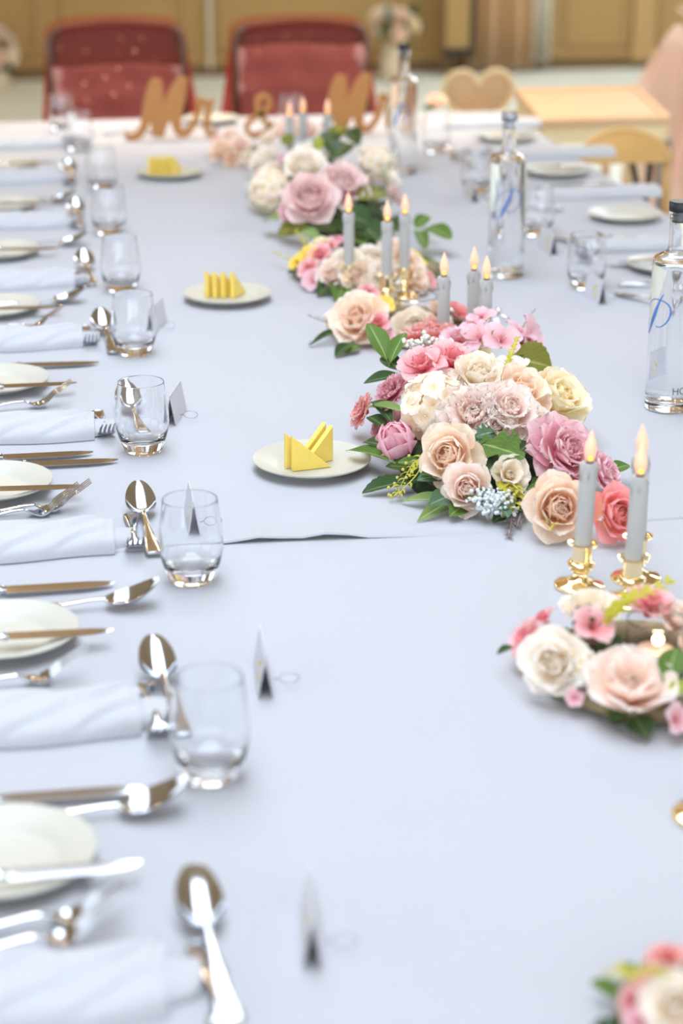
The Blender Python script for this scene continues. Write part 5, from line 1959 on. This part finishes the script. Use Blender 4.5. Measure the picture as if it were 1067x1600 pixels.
for x0, x1 in ((.022, .048), (.075, .052)):
    m = MB()
    rings = []
    for i in range(9):
        u = i / 8
        cx = x0 + (x1 - x0) * u
        rings.append([(cx - .009, -.022 - .02 * math.sin(3 * u), .695 - .17 * u), (cx + .009, -.022 - .02 * math.sin(3 * u), .695 - .17 * u), (cx + .009, -.025 - .02 * math.sin(3 * u), .695 - .17 * u), (cx - .009, -.025 - .02 * math.sin(3 * u), .695 - .17 * u)])
    m.loft(rings, True)
    m.build('strap', M['strap'], hb, smooth=40)

# chair draped in peach chiffon at the right edge
pc = thing('draped_chair', 'chair draped in sheer peach chiffon at the right edge', 'chair', (2.27, 6.85, 0))
MB().bevel_box((.03, .0, .58), (.26, .025, .50), .01).build('backrest', M['wood'], pc, smooth=50)
MB().bevel_box((.02, .2, .45), (.38, .40, .04), .01).build('seat', M['wood'], pc, smooth=50)
for sx in (-.14, .18):
    for yy in (.02, .38):
        MB().tube([(sx, yy, .44), (sx, yy, 0)], .017, 8).build('leg', M['wood'], pc, smooth=180)
m = MB()
rings = []
for i in range(17):
    u = i / 16
    z = .905 - u * .87
    w = .016 + .105 * min(1, u / .25) ** .85 + .07 * u
    r = []
    for j in range(41):
        a = 2 * math.pi * j / 40
        f = 1 + (.10 + .08 * u) * math.sin(7 * a + 2.5 * u) + .04 * math.sin(13 * a)
        r.append((-.045 + .03 * u + .02 * (1 - u) * 2 + w * f * math.cos(a) * (1.0), -.01 + (w * .45 + .02) * f * math.sin(a), z))
    rings.append(r)
m.loft(rings, False)
m.build('chiffon_drape', M['pink_sheer'], pc, smooth=180)
m = MB()
for i, (x0, zz) in enumerate(((-.03, .97), (-.01, .985), (.02, .96))):
    m.tube(catmull([(x0, -.05, zz), (x0 + .05, -.07, zz - .06), (x0 + .06, -.10, .72), (x0 + .03 + .04 * i, -.11, .5), (x0 + .05 * i, -.11, .30)], 5), [.004 + .0006 * k for k in range(21)], 8)
m.build('sash_tail', M['pink_sheer'], pc, smooth=180)

# ------------------------------------------------------------------ flower arrangements by the back wall
def vase_flowers(name, label, x, y, top, r, cols, seed, hv=.22):
    t = thing(name, label, 'flowers', (x, y, 0))
    MB().lathe([(0, 0), (.06, 0), (.075, .03), (.085, hv * .5), (.065, hv * .85), (.07, hv), (.062, hv), (.056, hv * .85), (0, hv * .8)], 28).build('vase', M['vase'], t, smooth=60)
    rng = random.Random(seed)
    for i in range(13):
        a = i * 2.4
        e = rng.uniform(.15, 1.35)
        d = Vector((math.cos(a) * math.cos(e), math.sin(a) * math.cos(e), math.sin(e)))
        c = Vector((0, 0, hv + .06)) + Vector((d.x * r, d.y * r, d.z * (top - hv - .06)))
        kd = rng.choice(['rose', 'open', 'peony'])
        o = link(NAMES[kd], core_mesh(kd, rng.choice(cols), len(KINDS[kd][1])), t, c, basis(d, 0), rng.uniform(.05, .07))
    for i in range(16):
        a = i * 2.1
        B = Vector((x, y, hv + .03))
        T = B + Vector((math.cos(a) * r * 1.15, math.sin(a) * r * 1.15, rng.uniform(-.04, top - hv)))
        leaf3(t, ('oval', rng.choice(['olive', 'green', 'dark'])), B + (T - B) * .4, T, .06, rng.uniform(-.5, .5))
    return t


vase_flowers('flower_vase', 'vase of cream and peach flowers on the floor behind the right chair', 2.19, 12.3, .46, .14, ['cream', 'palepeach', 'yellowcream'], 3)
vase_flowers('flower_vase', 'vase of pale flowers on the floor at the left edge', -.30, 12.2, .36, .10, ['palepeach', 'cream', 'blush'], 5, .12)
# single orange-pink rose on the head end, right of the farthest bottle
sr = thing('loose_rose', 'orange pink rose lying by the farthest bottle', 'flower', spot(682, 172))
flower(sr, 'rose', 'peach', 682, 158, 34, .028, (0, -.4, .8), False)
leaf3(sr, ('oval', 'dark'), sr.location + Vector((0, -.01, .006)), sr.location + Vector((-.05, -.01, .006)), .022)

# ------------------------------------------------------------------ repeats carry a group
GROUPS = {'side_plate': 'side plates at the place settings', 'table_knife': 'steel knives', 'dinner_fork': 'dinner forks', 'dessert_fork': 'dessert forks', 'dessert_spoon': 'dessert spoons', 'soup_spoon': 'soup spoons',
          'napkin': 'white napkins', 'water_glass': 'stemless water glasses', 'place_card': 'folded place cards', 'butter_plate': 'butter plates', 'butter_slice': 'butter triangles', 'water_bottle': 'tall water bottles',
          'candlestick': 'gold candlesticks', 'taper_candle': 'battery taper candles', 'wooden_word': 'wooden words', 'flower_garland': 'flower garlands', 'flower_wreath': 'flower wreaths', 'tealight_glass': 'tealight glasses',
          'tealight': 'tealights', 'glass_cloche': 'glass baubles', 'banquet_chair': 'burgundy chairs', 'flower_vase': 'vases by the back wall', 'tablecloth': 'white tablecloths'}
for o in SC.objects:
    if o.parent is None and o.get('category'):
        g = GROUPS.get(o.name.split('.')[0])
        if g:
            o['group'] = g
